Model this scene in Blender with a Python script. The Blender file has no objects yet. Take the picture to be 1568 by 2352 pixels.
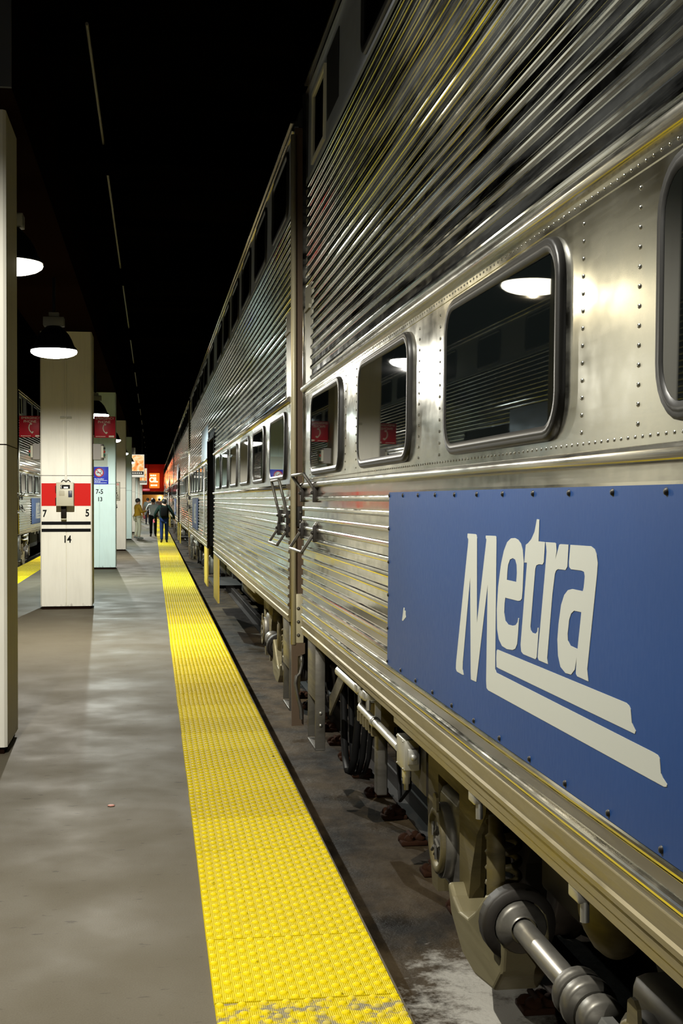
import bpy, bmesh, math, random
from mathutils import Vector, Matrix
from mathutils.geometry import tessellate_polygon
random.seed(7)
sc = bpy.context.scene
COL = sc.collection
PI = math.pi

# ---------------------------------------------------------------- helpers
class MB:
    """collects vertices and faces in world metres, builds ONE mesh object"""
    def __init__(s):
        s.v = []; s.f = []; s.m = []; s.sm = []
    def add(s, vs, fs, mi=0, smooth=False):
        n = len(s.v)
        s.v += [tuple(p) for p in vs]
        for f in fs:
            s.f.append([i + n for i in f]); s.m.append(mi); s.sm.append(smooth)
        return s
    def box(s, x0, x1, y0, y1, z0, z1, mi=0):
        vs = [(x0,y0,z0),(x1,y0,z0),(x1,y1,z0),(x0,y1,z0),(x0,y0,z1),(x1,y0,z1),(x1,y1,z1),(x0,y1,z1)]
        return s.add(vs, [(0,3,2,1),(4,5,6,7),(0,1,5,4),(1,2,6,5),(2,3,7,6),(3,0,4,7)], mi)
    def bbox(s, x0, x1, y0, y1, z0, z1, b=0.006, mi=0):
        """box with chamfered edges"""
        bm = bmesh.new()
        bmesh.ops.create_cube(bm, size=1)
        for v in bm.verts:
            v.co = Vector(((x0+x1)/2 + v.co.x*(x1-x0), (y0+y1)/2 + v.co.y*(y1-y0), (z0+z1)/2 + v.co.z*(z1-z0)))
        bmesh.ops.bevel(bm, geom=bm.edges[:], offset=b, segments=2, affect='EDGES', profile=.5)
        bm.verts.index_update()
        s.add([v.co[:] for v in bm.verts], [[v.index for v in f.verts] for f in bm.faces], mi, True)
        bm.free(); return s
    def extrude(s, prof, axis, a, b, mi=0, smooth=False, closed=True, caps=True):
        """profile of 2-D points swept along axis: 'y' -> (x,z), 'x' -> (y,z), 'z' -> (x,y)"""
        def P(p, t):
            return {'y': (p[0], t, p[1]), 'x': (t, p[0], p[1]), 'z': (p[0], p[1], t)}[axis]
        n = len(prof); n0 = len(s.v)
        vs = [P(p, a) for p in prof] + [P(p, b) for p in prof]
        fs = [(i, (i+1) % n, n + (i+1) % n, n + i) for i in range(n if closed else n-1)]
        s.add(vs, fs, mi, smooth)
        if closed and caps:
            tri = tessellate_polygon([[Vector((p[0], p[1], 0)) for p in prof]])
            for t in tri:
                s.f.append([n0 + i for i in t]); s.m.append(mi); s.sm.append(False)
                s.f.append([n0 + n + i for i in reversed(t)]); s.m.append(mi); s.sm.append(False)
        return s
    def plate(s, outer, holes, fn, t0, t1, mi=0):
        """flat plate with holes; fn(u,v,t) -> xyz"""
        loops = [outer] + list(holes)
        flat = [p for L in loops for p in L]; n = len(flat)
        tri = tessellate_polygon([[Vector((p[0], p[1], 0)) for p in L] for L in loops])
        vs = [fn(p[0], p[1], t0) for p in flat] + [fn(p[0], p[1], t1) for p in flat]
        fs = [list(t) for t in tri] + [[n + i for i in reversed(t)] for t in tri]
        k = 0
        for L in loops:
            m = len(L)
            fs += [(k+i, k+(i+1) % m, n+k+(i+1) % m, n+k+i) for i in range(m)]
            k += m
        return s.add(vs, fs, mi)
    def tube(s, pts, r, seg=8, mi=0, caps=True, closed=False):
        pts = [Vector(p) for p in pts]; n = len(pts)
        rs = r if isinstance(r, (list, tuple)) else [r]*n
        vs = []; up = None
        for i, p in enumerate(pts):
            if closed: d = pts[(i+1) % n] - pts[i-1]
            else: d = pts[min(i+1, n-1)] - pts[max(i-1, 0)]
            d.normalize()
            if up is None:
                up = Vector((0,0,1)) if abs(d.z) < .9 else Vector((1,0,0))
            a = d.cross(up); a.normalize(); b = a.cross(d); b.normalize(); up = b
            vs += [tuple(p + (a*math.cos(2*PI*k/seg) + b*math.sin(2*PI*k/seg))*rs[i]) for k in range(seg)]
        fs = []
        for i in range(n if closed else n-1):
            j = (i+1) % n
            fs += [(i*seg+k, i*seg+(k+1) % seg, j*seg+(k+1) % seg, j*seg+k) for k in range(seg)]
        s.add(vs, fs, mi, True)
        if caps and not closed:
            s.add(vs[:seg], [list(range(seg))[::-1]], mi); s.add(vs[-seg:], [list(range(seg))], mi)
        return s
    def cyl(s, p0, p1, r, seg=16, mi=0): return s.tube([p0, p1], r, seg, mi)
    def lathe(s, prof, c, axis='z', seg=24, mi=0, smooth=True):
        """profile (r,h) turned about an axis through c"""
        vs = []
        for r, h in prof:
            for k in range(seg):
                a = 2*PI*k/seg; u, w = r*math.cos(a), r*math.sin(a)
                o = {'z': (u, w, h), 'x': (h, u, w), 'y': (u, h, w)}[axis]
                vs.append((c[0]+o[0], c[1]+o[1], c[2]+o[2]))
        fs = [(i*seg+k, i*seg+(k+1) % seg, (i+1)*seg+(k+1) % seg, (i+1)*seg+k) for i in range(len(prof)-1) for k in range(seg)]
        return s.add(vs, fs, mi, smooth)
    def ball(s, c, r, mi=0, seg=10, rings=6):
        sx, sy, sz = r if isinstance(r, (tuple, list)) else (r, r, r)
        prof = [(max(math.sin(PI*i/rings), 1e-4), -math.cos(PI*i/rings)) for i in range(rings+1)]
        vs = [(c[0]+sx*q*math.cos(2*PI*k/seg), c[1]+sy*q*math.sin(2*PI*k/seg), c[2]+sz*h) for q, h in prof for k in range(seg)]
        fs = [(i*seg+k, i*seg+(k+1) % seg, (i+1)*seg+(k+1) % seg, (i+1)*seg+k) for i in range(rings) for k in range(seg)]
        return s.add(vs, fs, mi, True)
    def build(s, name, mats, parent=None, origin=None, smooth=None):
        me = bpy.data.meshes.new(name)
        if origin is None: origin = ORG.get(parent.name, (0,0,0)) if parent else (0,0,0)
        me.from_pydata([(x-origin[0], y-origin[1], z-origin[2]) for x, y, z in s.v], [], s.f)
        for m in (mats if isinstance(mats, (list, tuple)) else [mats]): me.materials.append(m)
        for i, p in enumerate(me.polygons):
            p.material_index = s.m[i]; p.use_smooth = s.sm[i] if smooth is None else smooth
        bm = bmesh.new(); bm.from_mesh(me)
        bmesh.ops.recalc_face_normals(bm, faces=bm.faces[:]); bm.to_mesh(me); bm.free()
        o = bpy.data.objects.new(name, me); COL.objects.link(o)
        if parent:
            o.parent = parent; ORG[o.name] = origin
        else:
            o.location = origin
        return o
ORG = {}       # world origin of each root, so that parts can be given in world metres

def tag(o, label=None, cat=None, group=None, kind=None):
    if label: o['label'] = label
    if cat: o['category'] = cat
    if group: o['group'] = group
    if kind: o['kind'] = kind
    return o
def empty(name, loc, label, cat, group=None):
    o = bpy.data.objects.new(name, None); COL.objects.link(o); o.location = loc
    ORG[o.name] = tuple(loc)
    o.empty_display_size = .2
    return tag(o, label, cat, group)
def copy_tree(o, parent=None):
    c = o.copy(); COL.objects.link(c); c.parent = parent
    for ch in [x for x in KIDS.get(o.name, [])]:
        copy_tree(ch, c)
    return c
KIDS = {}
def index_kids():
    KIDS.clear()
    for x in bpy.data.objects:
        if x.parent: KIDS.setdefault(x.parent.name, []).append(x)
def text_mesh(name, txt, size, mat, loc, rot, parent=None, depth=.002, align='CENTER', bold=0., sx=1.):
    cu = bpy.data.curves.new(name, 'FONT'); cu.body = txt; cu.size = size; cu.align_x = align
    cu.align_y = 'CENTER'; cu.extrude = depth; cu.offset = bold; cu.resolution_u = 3
    t = bpy.data.objects.new(name + '_curve', cu); COL.objects.link(t)
    bpy.context.view_layer.update()
    me = bpy.data.meshes.new_from_object(t.evaluated_get(bpy.context.evaluated_depsgraph_get()))
    bpy.data.objects.remove(t)
    me.transform(Matrix.Diagonal((sx, 1, 1, 1)))
    me.transform(Matrix.Translation(Vector(loc) - (Vector(ORG[parent.name]) if parent else Vector((0,0,0)))) @ rot.to_4x4())
    me.materials.clear(); me.materials.append(mat)
    o = bpy.data.objects.new(name, me); COL.objects.link(o); o.parent = parent
    if parent: ORG[o.name] = ORG[parent.name]
    return o
FACE_CAM = Matrix.Rotation(PI/2, 3, 'X')           # text that faces -Y

# ---------------------------------------------------------------- materials
def mat(name, base=(.5,.5,.5), rough=.5, metal=0., emit=None, estr=0., spec=.5, coat=0.):
    m = bpy.data.materials.new(name); m.use_nodes = True
    b = m.node_tree.nodes['Principled BSDF']
    b.inputs['Base Color'].default_value = (*base, 1); b.inputs['Roughness'].default_value = rough
    b.inputs['Metallic'].default_value = metal; b.inputs['Specular IOR Level'].default_value = spec
    b.inputs['Coat Weight'].default_value = coat
    if emit:
        b.inputs['Emission Color'].default_value = (*emit, 1); b.inputs['Emission Strength'].default_value = estr
    return m
class NT:
    """tiny node builder on a material"""
    def __init__(s, m):
        s.m = m; s.t = m.node_tree; s.b = s.t.nodes['Principled BSDF']
        s.tc = s.t.nodes.new('ShaderNodeTexCoord')
    def coord(s, scale=(1,1,1), src='Object', loc=(0,0,0)):
        mp = s.t.nodes.new('ShaderNodeMapping'); mp.inputs['Scale'].default_value = scale; mp.inputs['Location'].default_value = loc
        s.t.links.new(s.tc.outputs[src], mp.inputs['Vector']); return mp.outputs[0]
    def noise(s, scale, vec, detail=4, rough=.55, dist=0.):
        n = s.t.nodes.new('ShaderNodeTexNoise'); n.inputs['Scale'].default_value = scale
        n.inputs['Detail'].default_value = detail; n.inputs['Roughness'].default_value = rough; n.inputs['Distortion'].default_value = dist
        s.t.links.new(vec, n.inputs['Vector']); return n.outputs['Fac']
    def ramp(s, fac, stops):
        r = s.t.nodes.new('ShaderNodeValToRGB'); e = r.color_ramp.elements
        while len(e) < len(stops): e.new(.5)
        for i, (p, c) in enumerate(stops):
            e[i].position = p; e[i].color = (*c, 1) if isinstance(c, tuple) else (c, c, c, 1)
        s.t.links.new(fac, r.inputs[0]); return r.outputs[0]
    def mix(s, fac, a, b, mode='MIX'):
        n = s.t.nodes.new('ShaderNodeMix'); n.data_type = 'RGBA'; n.blend_type = mode
        for k, v in ((0, fac), (6, a), (7, b)):
            if isinstance(v, (int, float)): n.inputs[k].default_value = v if k == 0 else (v, v, v, 1)
            elif isinstance(v, tuple): n.inputs[k].default_value = (*v, 1)
            else: s.t.links.new(v, n.inputs[k])
        return n.outputs[2]
    def math(s, op, a, b=0.):
        n = s.t.nodes.new('ShaderNodeMath'); n.operation = op
        for k, v in ((0, a), (1, b)):
            if isinstance(v, (int, float)): n.inputs[k].default_value = v
            else: s.t.links.new(v, n.inputs[k])
        return n.outputs[0]
    def sep(s, vec):
        n = s.t.nodes.new('ShaderNodeSeparateXYZ'); s.t.links.new(vec, n.inputs[0]); return n.outputs
    def bump(s, h, strength, dist=.01):
        n = s.t.nodes.new('ShaderNodeBump'); n.inputs['Strength'].default_value = strength; n.inputs['Distance'].default_value = dist
        s.t.links.new(h, n.inputs['Height']); s.t.links.new(n.outputs[0], s.b.inputs['Normal']); return n
    def set(s, inp, v):
        s.t.links.new(v, s.b.inputs[inp])

def steel(name, base, rough, wave=.12, dirt=.25, dirt_col=(.20,.17,.11), metal=1.):
    m = mat(name, base, rough, metal); n = NT(m)
    c = n.coord((1, .35, 1)); c2 = n.coord((1,1,1))
    d = n.noise(3.2, n.coord((1,.25,3)), 6, .65)
    k = n.ramp(d, [(.42, 0.), (.75, dirt)])
    n.set('Base Color', n.mix(k, base, dirt_col))
    n.set('Roughness', n.math('ADD', n.math('MULTIPLY', n.noise(9, c2, 3), .16), n.math('ADD', n.math('MULTIPLY', k, .5), rough-.08)))
    n.set('Metallic', n.math('SUBTRACT', metal, n.math('MULTIPLY', k, .9)))
    if wave: n.bump(n.noise(2.6, c, 2, .4), wave, .05)
    return m
M = {}
M['band'] = steel('stainless_sheet', (.72,.71,.62), .145, .14, .10)
M['flute'] = steel('stainless_fluting', (.54,.56,.55), .085, .02, .08)
M['flute_low'] = steel('stainless_fluting_lower', (.63,.61,.52), .095, .03, .20)
M['trim'] = steel('stainless_trim', (.62,.60,.52), .17, 0, .2)
M['sill'] = steel('dirty_sill_steel', (.33,.285,.17), .33, 0, .8, (.11,.085,.038), .85)
M['dullsteel'] = steel('galvanised_steel', (.50,.50,.47), .38, 0, .3, (.2,.18,.14), .9)
M['corner'] = mat('dull_corner_steel', (.22,.21,.16), .5, .5)
M['pocket'] = steel('satin_blue_grey_steel', (.30,.35,.40), .38, 0, .2)
M['roof'] = mat('dark_roof_steel', (.035,.036,.036), .5, .3)
M['core'] = mat('car_core_dark', (.012,.012,.012), .8, spec=.1)
M['endwall'] = mat('brown_end_wall', (.13,.085,.05), .65, .1)
M['endpost'] = mat('beige_end_post', (.66,.60,.40), .4, .2)
M['black'] = mat('black_rubber', (.010,.010,.010), .6, spec=.15)
M['gasket'] = mat('dark_grey_gasket', (.013,.0125,.011), .42, spec=.28)
M['pane'] = mat('dark_tinted_glass', (.003,.004,.004), .015, 0, spec=.6)
M['white_frame'] = mat('white_window_frame', (.85,.85,.74), .45)
M['blue_letter'] = mat('white_lettering', (.43,.44,.39), .5, spec=.2)
M['screw'] = mat('dark_screw', (.02,.018,.015), .5, .5)
M['frame_paint'] = steel('olive_truck_paint', (.125,.100,.040), .5, 0, .9, (.030,.024,.012), .25)
M['cast'] = steel('grey_cast_steel', (.19,.18,.155), .38, .2, .8, (.03,.025,.02), .75)
M['dark_iron'] = mat('dark_iron', (.022,.018,.014), .6, .25)
M['wheel'] = mat('rusty_wheel', (.06,.045,.035), .5, .6)
M['bracket'] = steel('worn_bracket_casting', (.27,.235,.13), .42, .2, .7, (.06,.045,.018), .45)
M['rodsteel'] = steel('rod_steel', (.46,.44,.39), .34, 0, .3, (.15,.13,.1), .9)
M['grey_box'] = mat('grey_painted_box', (.36,.35,.30), .35, .3)
M['conduit'] = mat('conduit_grey', (.46,.45,.40), .35, .4)
M['yellow_step'] = mat('yellow_step_paint', (.55,.40,.05), .5)
M['rust'] = mat('rust', (.034,.014,.007), .9, spec=.1)
M['rail'] = mat('rail_steel', (.016,.012,.009), .6, .15, spec=.2)

m = mat('blue_panel_paint', (.035,.075,.235), .38, 0, spec=.22); n = NT(m)
n.set('Base Color', n.mix(n.noise(2, n.coord((1,.6,1)), 5), (.010,.042,.148), (.014,.055,.190)))
n.set('Roughness', n.math('ADD', n.math('MULTIPLY', n.noise(30, n.coord((1,3,1)), 4), .18), .26))
M['blue'] = m

# platform concrete: mottled, scuffed, with small dark specks
m = mat('platform_concrete', (.2,.19,.15), .72, spec=.14); n = NT(m)
c = n.coord((1,1,1))
a = n.ramp(n.noise(1.3, n.coord((1,.55,1)), 8, .62), [(.3, (.092,.077,.050)), (.5, (.112,.096,.066)), (.72, (.130,.113,.080))])
b = n.mix(n.ramp(n.noise(.5, c, 4), [(.42, 0.), (.6, .4)]), a, (.120,.106,.078))
sp = n.ramp(n.noise(24, n.coord((.45,1,1)), 2, .5), [(.27, .75), (.33, 0.)])
b = n.mix(sp, b, (.028,.026,.021))
fine = n.noise(160, c, 2)
b = n.mix(.35, b, n.mix(fine, (.045,.038,.026), (.19,.165,.12)), 'MIX')
n.set('Base Color', b)
n.set('Roughness', n.ramp(n.noise(1.7, c, 5), [(.3, .6), (.7, .85)]))
n.bump(n.math('ADD', n.math('MULTIPLY', n.noise(3, c, 5), .6), n.math('MULTIPLY', fine, .25)), .25, .01)
M['concrete'] = m

# trackbed slab: dirty brown concrete with oil stains and a white lime patch
m = mat('trackbed_concrete', (.1,.09,.07), .8, spec=.18); n = NT(m)
c = n.coord((1,1,1))
a = n.ramp(n.noise(1.5, n.coord((1.4,.6,1)), 9, .68), [(.34, (.008,.006,.003)), (.48, (.052,.036,.019)), (.68, (.100,.073,.042))])
b = n.mix(n.ramp(n.noise(2.1, n.coord((1,1,1), loc=(4,2,0)), 5), [(.5, 0.), (.68, .85)]), a, (.010,.008,.006))
X_, Y_, Z_ = n.sep(n.tc.outputs['Object'])
d2 = n.math('ADD', n.math('POWER', n.math('MULTIPLY', n.math('SUBTRACT', X_, 1.42), 2.3), 2), n.math('POWER', n.math('MULTIPLY', n.math('SUBTRACT', Y_, 5.3), 1.0), 2))
lm = n.math('ADD', n.math('SUBTRACT', 1.0, d2), n.math('MULTIPLY', n.math('SUBTRACT', n.noise(7, c, 8, .75), .5), 2.6))
b = n.mix(n.ramp(lm, [(.45, 0.), (.95, .9)]), b, (.47,.45,.40))
n.set('Base Color', b); n.bump(n.noise(9, c, 8, .7), .55, .02)
n.set('Roughness', n.ramp(n.noise(2.5, c, 5), [(.35, .35), (.6, .85)]))
M['slab'] = m

# yellow tactile tile: striated base, worn dirt, plus a plain one for the domes
def yellow(name, stripes, worn=0.):
    m = mat(name, (.75,.55,.02), .52, spec=.07); n = NT(m)
    c = n.coord((1,1,1), 'Object')
    oi = n.t.nodes.new('ShaderNodeObjectInfo')
    cl = n.mix(oi.outputs['Random'], (.62,.47,.004), (.80,.625,.007))
    tcg = n.t.nodes.new('ShaderNodeVectorMath'); tcg.operation = 'ADD'
    n.t.links.new(n.tc.outputs['Object'], tcg.inputs[0]); n.t.links.new(oi.outputs['Location'], tcg.inputs[1])
    w = tcg.outputs[0]
    d = n.ramp(n.noise(2.3, w, 6, .7), [(.52, 0.), (.85, .35)])
    cl = n.mix(d, cl, (.20,.145,.02))
    cl = n.mix(n.ramp(n.noise(26, w, 3, .6), [(.68, 0.), (.76, .85)]), cl, (.05,.038,.012))
    if worn: cl = n.mix(n.ramp(n.noise(9, w, 5, .7), [(.50, 0.), (.58, worn)]), cl, (.23,.22,.19))
    n.set('Base Color', cl)
    if stripes:
        X_, Y_, Z_ = n.sep(n.tc.outputs['Object'])
        sn = n.math('SINE', n.math('MULTIPLY', X_, 2*PI/.0066))
        n.bump(sn, .55, .0022)
        n.set('Base Color', n.mix(n.ramp(sn, [(.0, .30), (.35, 0.)]), cl, (.25,.16,.004)))
    return m
M['tile'] = yellow('yellow_tile_base', True); M['dome'] = yellow('yellow_tile_dome', False)
M['tile_worn'] = yellow('yellow_tile_base_worn', True, .9); M['dome_worn'] = yellow('yellow_tile_dome_worn', False, .45)

def painted(name, base, streak=.16, dark=(.30,.27,.2)):
    m = mat(name, base, .6, spec=.25); n = NT(m)
    k = n.ramp(n.noise(3.5, n.coord((5,5,.35)), 7, .65), [(.48, 0.), (.8, streak)])
    cl = n.mix(k, base, dark)
    g = n.ramp(n.noise(1.6, n.coord((1,1,1)), 4), [(.4, 0.), (.7, .10)])
    cl = n.mix(g, cl, (.40,.37,.28))
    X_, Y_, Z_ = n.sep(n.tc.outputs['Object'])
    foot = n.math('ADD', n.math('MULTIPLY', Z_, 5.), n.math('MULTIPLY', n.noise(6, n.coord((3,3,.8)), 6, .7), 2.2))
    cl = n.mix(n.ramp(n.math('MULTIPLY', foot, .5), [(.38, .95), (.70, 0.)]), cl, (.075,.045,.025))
    n.set('Base Color', cl); n.bump(n.noise(14, n.coord((1,1,.25)), 5), .14, .01)
    return m
M['cream'] = painted('cream_column_paint', (.87,.85,.75)); M['cool_tint'] = painted('cool_tinted_column_paint', (.76,.86,.80))  # second tone puts the cool lamps' greenish tint into the column colour
M['red_paint'] = mat('red_band_paint', (.60,.012,.008), .6, spec=.12); M['black_paint'] = mat('black_band_paint', (.004,.004,.004), .6, spec=.08)
M['sign_red'] = mat('red_sign_face', (.40,.010,.022), .4, spec=.15); M['sign_ink'] = mat('cream_sign_ink', (.72,.66,.52), .5, spec=.15)
M['sign_blue'] = mat('blue_sign_face', (.03,.04,.42), .4, spec=.15); M['sign_white'] = mat('white_sign_ink', (.78,.78,.76), .5, spec=.15)
M['prohibit_red'] = mat('prohibition_red', (.60,.03,.03), .5); M['buff'] = mat('buff_plate', (.50,.49,.38), .5)
M['call_box'] = mat('beige_call_box', (.50,.47,.35), .42); M['signal_box'] = mat('grey_brown_signal_box', (.20,.18,.15), .5)
M['lamp_off_red'] = mat('red_signal_lens', (.35,.02,.01), .2); M['lamp_off_dark'] = mat('dark_signal_lens', (.01,.02,.015), .15); M['lamp_off_green'] = mat('green_signal_lens', (.01,.09,.05), .2)
M['shade'] = mat('black_lamp_shade', (.005,.0055,.007), .4, spec=.2); M['mount'] = mat('grey_mount_box', (.22,.22,.19), .6)
M['girder'] = mat('near_black_girder', (.012,.006,.004), .9, spec=0); M['girder_end'] = mat('dark_grey_girder_end', (.08,.085,.10), .7, spec=.1)  # girder colour taken near black to stand in for its lack of light
m = mat('near_black_ceiling', (.02,.018,.015), .95, spec=0); n = NT(m)  # near-black colour stands in for the darkness of the unlit ceiling
n.set('Base Color', n.ramp(n.noise(.8, n.coord((.4,2,1)), 6), [(.4, (.0006,.0006,.0004)), (.72, (.004,.003,.0018))])); M['ceiling'] = m
M['wall'] = mat('dark_wall', (.006,.006,.006), .9, spec=0); M['redlit_wall'] = mat('wall_with_red_glow', (.30,.02,.008), .6)  # far wall: the sign's red glow is put into the base colour
M['joist'] = mat('black_joist', (.0012,.001,.0007), .95, spec=0)  # joists near black too, for the dark where no light reaches
LG_M=[(4.03,1.529),(3.933,1.53),(3.918,1.528),(3.909,1.518),(3.897,1.253),(3.794,1.518),(3.804,1.521),(3.803,1.529),(3.694,1.531),(3.681,1.528),(3.679,1.516),(3.676,1.138),(3.662,1.13),(2.61,1.129),(2.466,1.129),(2.444,1.128),(2.434,1.123),(2.427,1.095),(2.417,1.088),(2.396,1.08),(2.398,1.075),(2.41,1.072),(2.6,1.071),(3.75,1.065),(3.771,1.069),(3.777,1.09),(3.773,1.382),(3.882,1.105),(3.896,1.07),(3.964,1.068),(3.968,1.093),(3.99,1.39),(4.073,1.11),(4.075,1.085),(4.062,1.07),(4.07,1.068),(4.155,1.068),(4.168,1.076),(4.166,1.098),(4.021,1.502),(4.021,1.511),(4.033,1.517)]
LG_E=[(3.576,1.357),(3.446,1.358),(3.423,1.361),(3.41,1.367),(3.404,1.388),(3.396,1.466),(3.407,1.499),(3.426,1.517),(3.454,1.527),(3.487,1.531),(3.525,1.529),(3.564,1.517),(3.597,1.492),(3.626,1.452),(3.654,1.384),(3.666,1.314),(3.66,1.259),(3.641,1.231),(3.605,1.215),(3.554,1.212),(3.496,1.216),(3.468,1.223),(3.45,1.238),(3.442,1.268),(3.435,1.31),(3.442,1.311),(3.448,1.299),(3.467,1.289),(3.499,1.284),(3.543,1.283),(3.573,1.291),(3.586,1.313),(3.583,1.34)]
LG_EH=[(3.562,1.409),(3.467,1.409),(3.461,1.434),(3.465,1.457),(3.48,1.471),(3.503,1.474),(3.532,1.469),(3.551,1.453),(3.557,1.437)]
LG_T=[(3.28,1.587),(3.258,1.586),(3.263,1.529),(3.212,1.529),(3.207,1.527),(3.215,1.477),(3.225,1.47),(3.258,1.469),(3.28,1.465),(3.289,1.455),(3.326,1.297),(3.322,1.289),(3.309,1.284),(3.279,1.284),(3.263,1.292),(3.261,1.302),(3.251,1.303),(3.266,1.224),(3.277,1.217),(3.389,1.217),(3.409,1.222),(3.416,1.24),(3.365,1.468),(3.391,1.467),(3.389,1.475),(3.379,1.516),(3.358,1.521),(3.328,1.533),(3.3,1.553)]
LG_R=[(3.201,1.529),(3.124,1.53),(3.114,1.527),(3.11,1.511),(3.119,1.488),(3.089,1.526),(3.079,1.528),(3.017,1.529),(3.024,1.475),(3.038,1.466),(3.096,1.465),(3.111,1.461),(3.121,1.452),(3.139,1.4),(3.176,1.232),(3.169,1.218),(3.247,1.218),(3.257,1.224),(3.255,1.239),(3.203,1.453),(3.192,1.505),(3.196,1.518)]
LG_A=[(3.003,1.529),(2.856,1.531),(2.83,1.525),(2.816,1.513),(2.808,1.495),(2.812,1.469),(2.87,1.244),(2.86,1.217),(2.94,1.218),(2.95,1.223),(2.946,1.263),(2.958,1.232),(2.985,1.216),(3.027,1.214),(3.067,1.224),(3.087,1.249),(3.094,1.289),(3.086,1.33),(3.068,1.378),(3.045,1.404),(3.017,1.418),(2.984,1.423),(2.908,1.423),(2.902,1.432),(2.895,1.459),(2.901,1.469),(2.918,1.471),(2.996,1.47),(3.01,1.475),(3.012,1.485)]
LG_AH=[(2.916,1.373),(2.969,1.372),(2.991,1.363),(3.005,1.347),(3.015,1.312),(3.012,1.295),(2.993,1.285),(2.94,1.283)]
LG_ST=[(3.655,1.199),(2.62,1.205),(2.604,1.202),(2.594,1.196),(2.586,1.168),(2.575,1.161),(2.564,1.155),(2.569,1.148),(2.582,1.148),(3.639,1.146),(3.661,1.147),(3.665,1.172),(3.663,1.194)]
LG_CHIP=[(5.078,1.203),(5.055,1.204),(5.058,1.193),(5.033,1.194),(5.036,1.178),(5.028,1.169),(5.085,1.149),(5.109,1.148),(5.091,1.177)]
# ---------------------------------------------------------------- the setting
def struct(o): o['kind'] = 'structure'; return o
ZS = -.53                                            # trackbed slab level
PL, PR = -3.19, .81                                  # platform edges
def slabpoly():
    b = MB()
    b.box(PL, PR, -24, 121.6, ZS-.3, 0)
    return b
struct(slabpoly().build('floor', M['concrete']))
struct(MB().box(-9, 9, -24.4, 122.4, ZS-.7, ZS-.301).box(PR+.001, 9, -24, 121.6, ZS-.3, ZS).box(-9, PL-.001, -24, 121.6, ZS-.3, ZS).build('floor_trackbed', M['slab']))
struct(MB().box(-9, 9, -24.4, 122.4, 5.15, 5.5).build('ceiling', M['ceiling']))
struct(MB().box(-9.4, -9, -24.4, 122.4, ZS-.7, 5.5).build('wall_left', M['wall']))
struct(MB().box(9, 9.4, -24.4, 122.4, ZS-.7, 5.5).build('wall_right', M['wall']))
struct(MB().box(-9, 9, -24.4, -24, ZS-.3, 5.15).build('wall_back', M['wall']))
# far end wall with the opening to the concourse
w = MB().box(-9, -2.2, 121.6, 122, ZS-.3, 5.15).box(2.9, 9, 121.6, 122, ZS-.3, 5.15).box(-2.2, 2.9, 121.6, 122, 2.35, 5.15)
struct(w.build('wall_far', M['redlit_wall']))
struct(MB().box(-2.2, 2.9, 122.0, 126, -.02, 0).box(-2.2, 2.9, 125.8, 126, 0, 2.6).build('wall_concourse', mat('tan_concourse_wall', (.45,.27,.08), .6)))
# longitudinal girder over the column row and the cross joists of the ceiling
struct(MB().box(-1.74, -.84, 8.02, 121.5, 4.13, 5.15).build('trim_1', M['girder']))
struct(MB().box(-1.74, -.84, 7.99, 8.02, 4.13, 5.15).build('trim_2', M['girder_end']))
for i in range(17):
    y = 12 + i*6.4
    struct(MB().box(-.84, 9, y, y+.45, 4.72, 5.15).build('trim_%d' % (i+3), M['joist']))
for i in range(17):
    y = 12 + i*6.4
    struct(MB().box(-9, -1.74, y, y+.45, 4.72, 5.15).build('trim_%d' % (i+20), M['joist']))

# ---------------------------------------------------------------- tactile tiles
def tile_mesh(base, dome, name):
    b = MB()
    hx, hy = .3035, .3005
    b.add([(-hx,-hy,0),(hx,-hy,0),(hx,hy,0),(-hx,hy,0),(-hx+.003,-hy+.003,.007),(hx-.003,-hy+.003,.007),(hx-.003,hy-.003,.007),(-hx+.003,hy-.003,.007)],
          [(0,3,2,1),(4,5,6,7),(0,1,5,4),(1,2,6,5),(2,3,7,6),(3,0,4,7)], 0)
    px, py = .61/17, .606/8
    for i in range(17):
        for j in range(8):
            cx = -.305 + px*(i+.5); cy = -.303 + py*(j + (.28 if i % 2 else .78))
            if abs(cy) > hy-.012: continue
            vs = []
            for r, h in ((.0150,.007),(.0132,.0105),(.0095,.0128)):
                vs += [(cx+r*math.cos(2*PI*k/10), cy+r*math.sin(2*PI*k/10), h) for k in range(10)]
            vs.append((cx, cy, .0133))
            fs = [(q*10+k, q*10+(k+1) % 10, (q+1)*10+(k+1) % 10, (q+1)*10+k) for q in range(2) for k in range(10)]
            fs += [(20+k, 20+(k+1) % 10, 30) for k in range(10)]
            b.add(vs, fs, 1, True)
    return b.build(name, [base, dome])
t0 = tile_mesh(M['tile'], M['dome'], 'tactile_tile')
tw = tile_mesh(M['tile_worn'], M['dome_worn'], 'tactile_tile')
ORD = ['first','second','third','fourth','fifth','sixth','seventh','eighth','ninth','tenth','eleventh','twelfth','thirteenth','fourteenth','fifteenth','sixteenth','seventeenth','eighteenth','nineteenth','twentieth']
k = 0
for i in range(-3, 181):
    y = 4.155 + .606*(i + .5)
    if i < -1: continue
    if i == -1: o = tw
    elif i == 0: o = t0
    else: o = t0.copy(); COL.objects.link(o)
    o.location = (.5 + random.uniform(-.002,.002), y, random.uniform(-.0004,.0008)); o.rotation_euler.z = random.uniform(-.002,.002)
    g = 'yellow tactile tiles beside the right-hand train'
    if i == -1: tag(o, 'worn yellow tactile tile cut off by the bottom edge of the photo', 'floor tile', g)
    elif i < 20: tag(o, 'yellow tactile tile beside the right train, %s whole tile up from the photo bottom' % ORD[i], 'floor tile', g)
    elif y < 48: tag(o, 'yellow tactile tile in the right strip between twentieth tile and the person in dark jacket', 'floor tile', g)
    else: tag(o, 'yellow tactile tile in the far right strip, from the person in dark jacket onward', 'floor tile', g)
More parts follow.
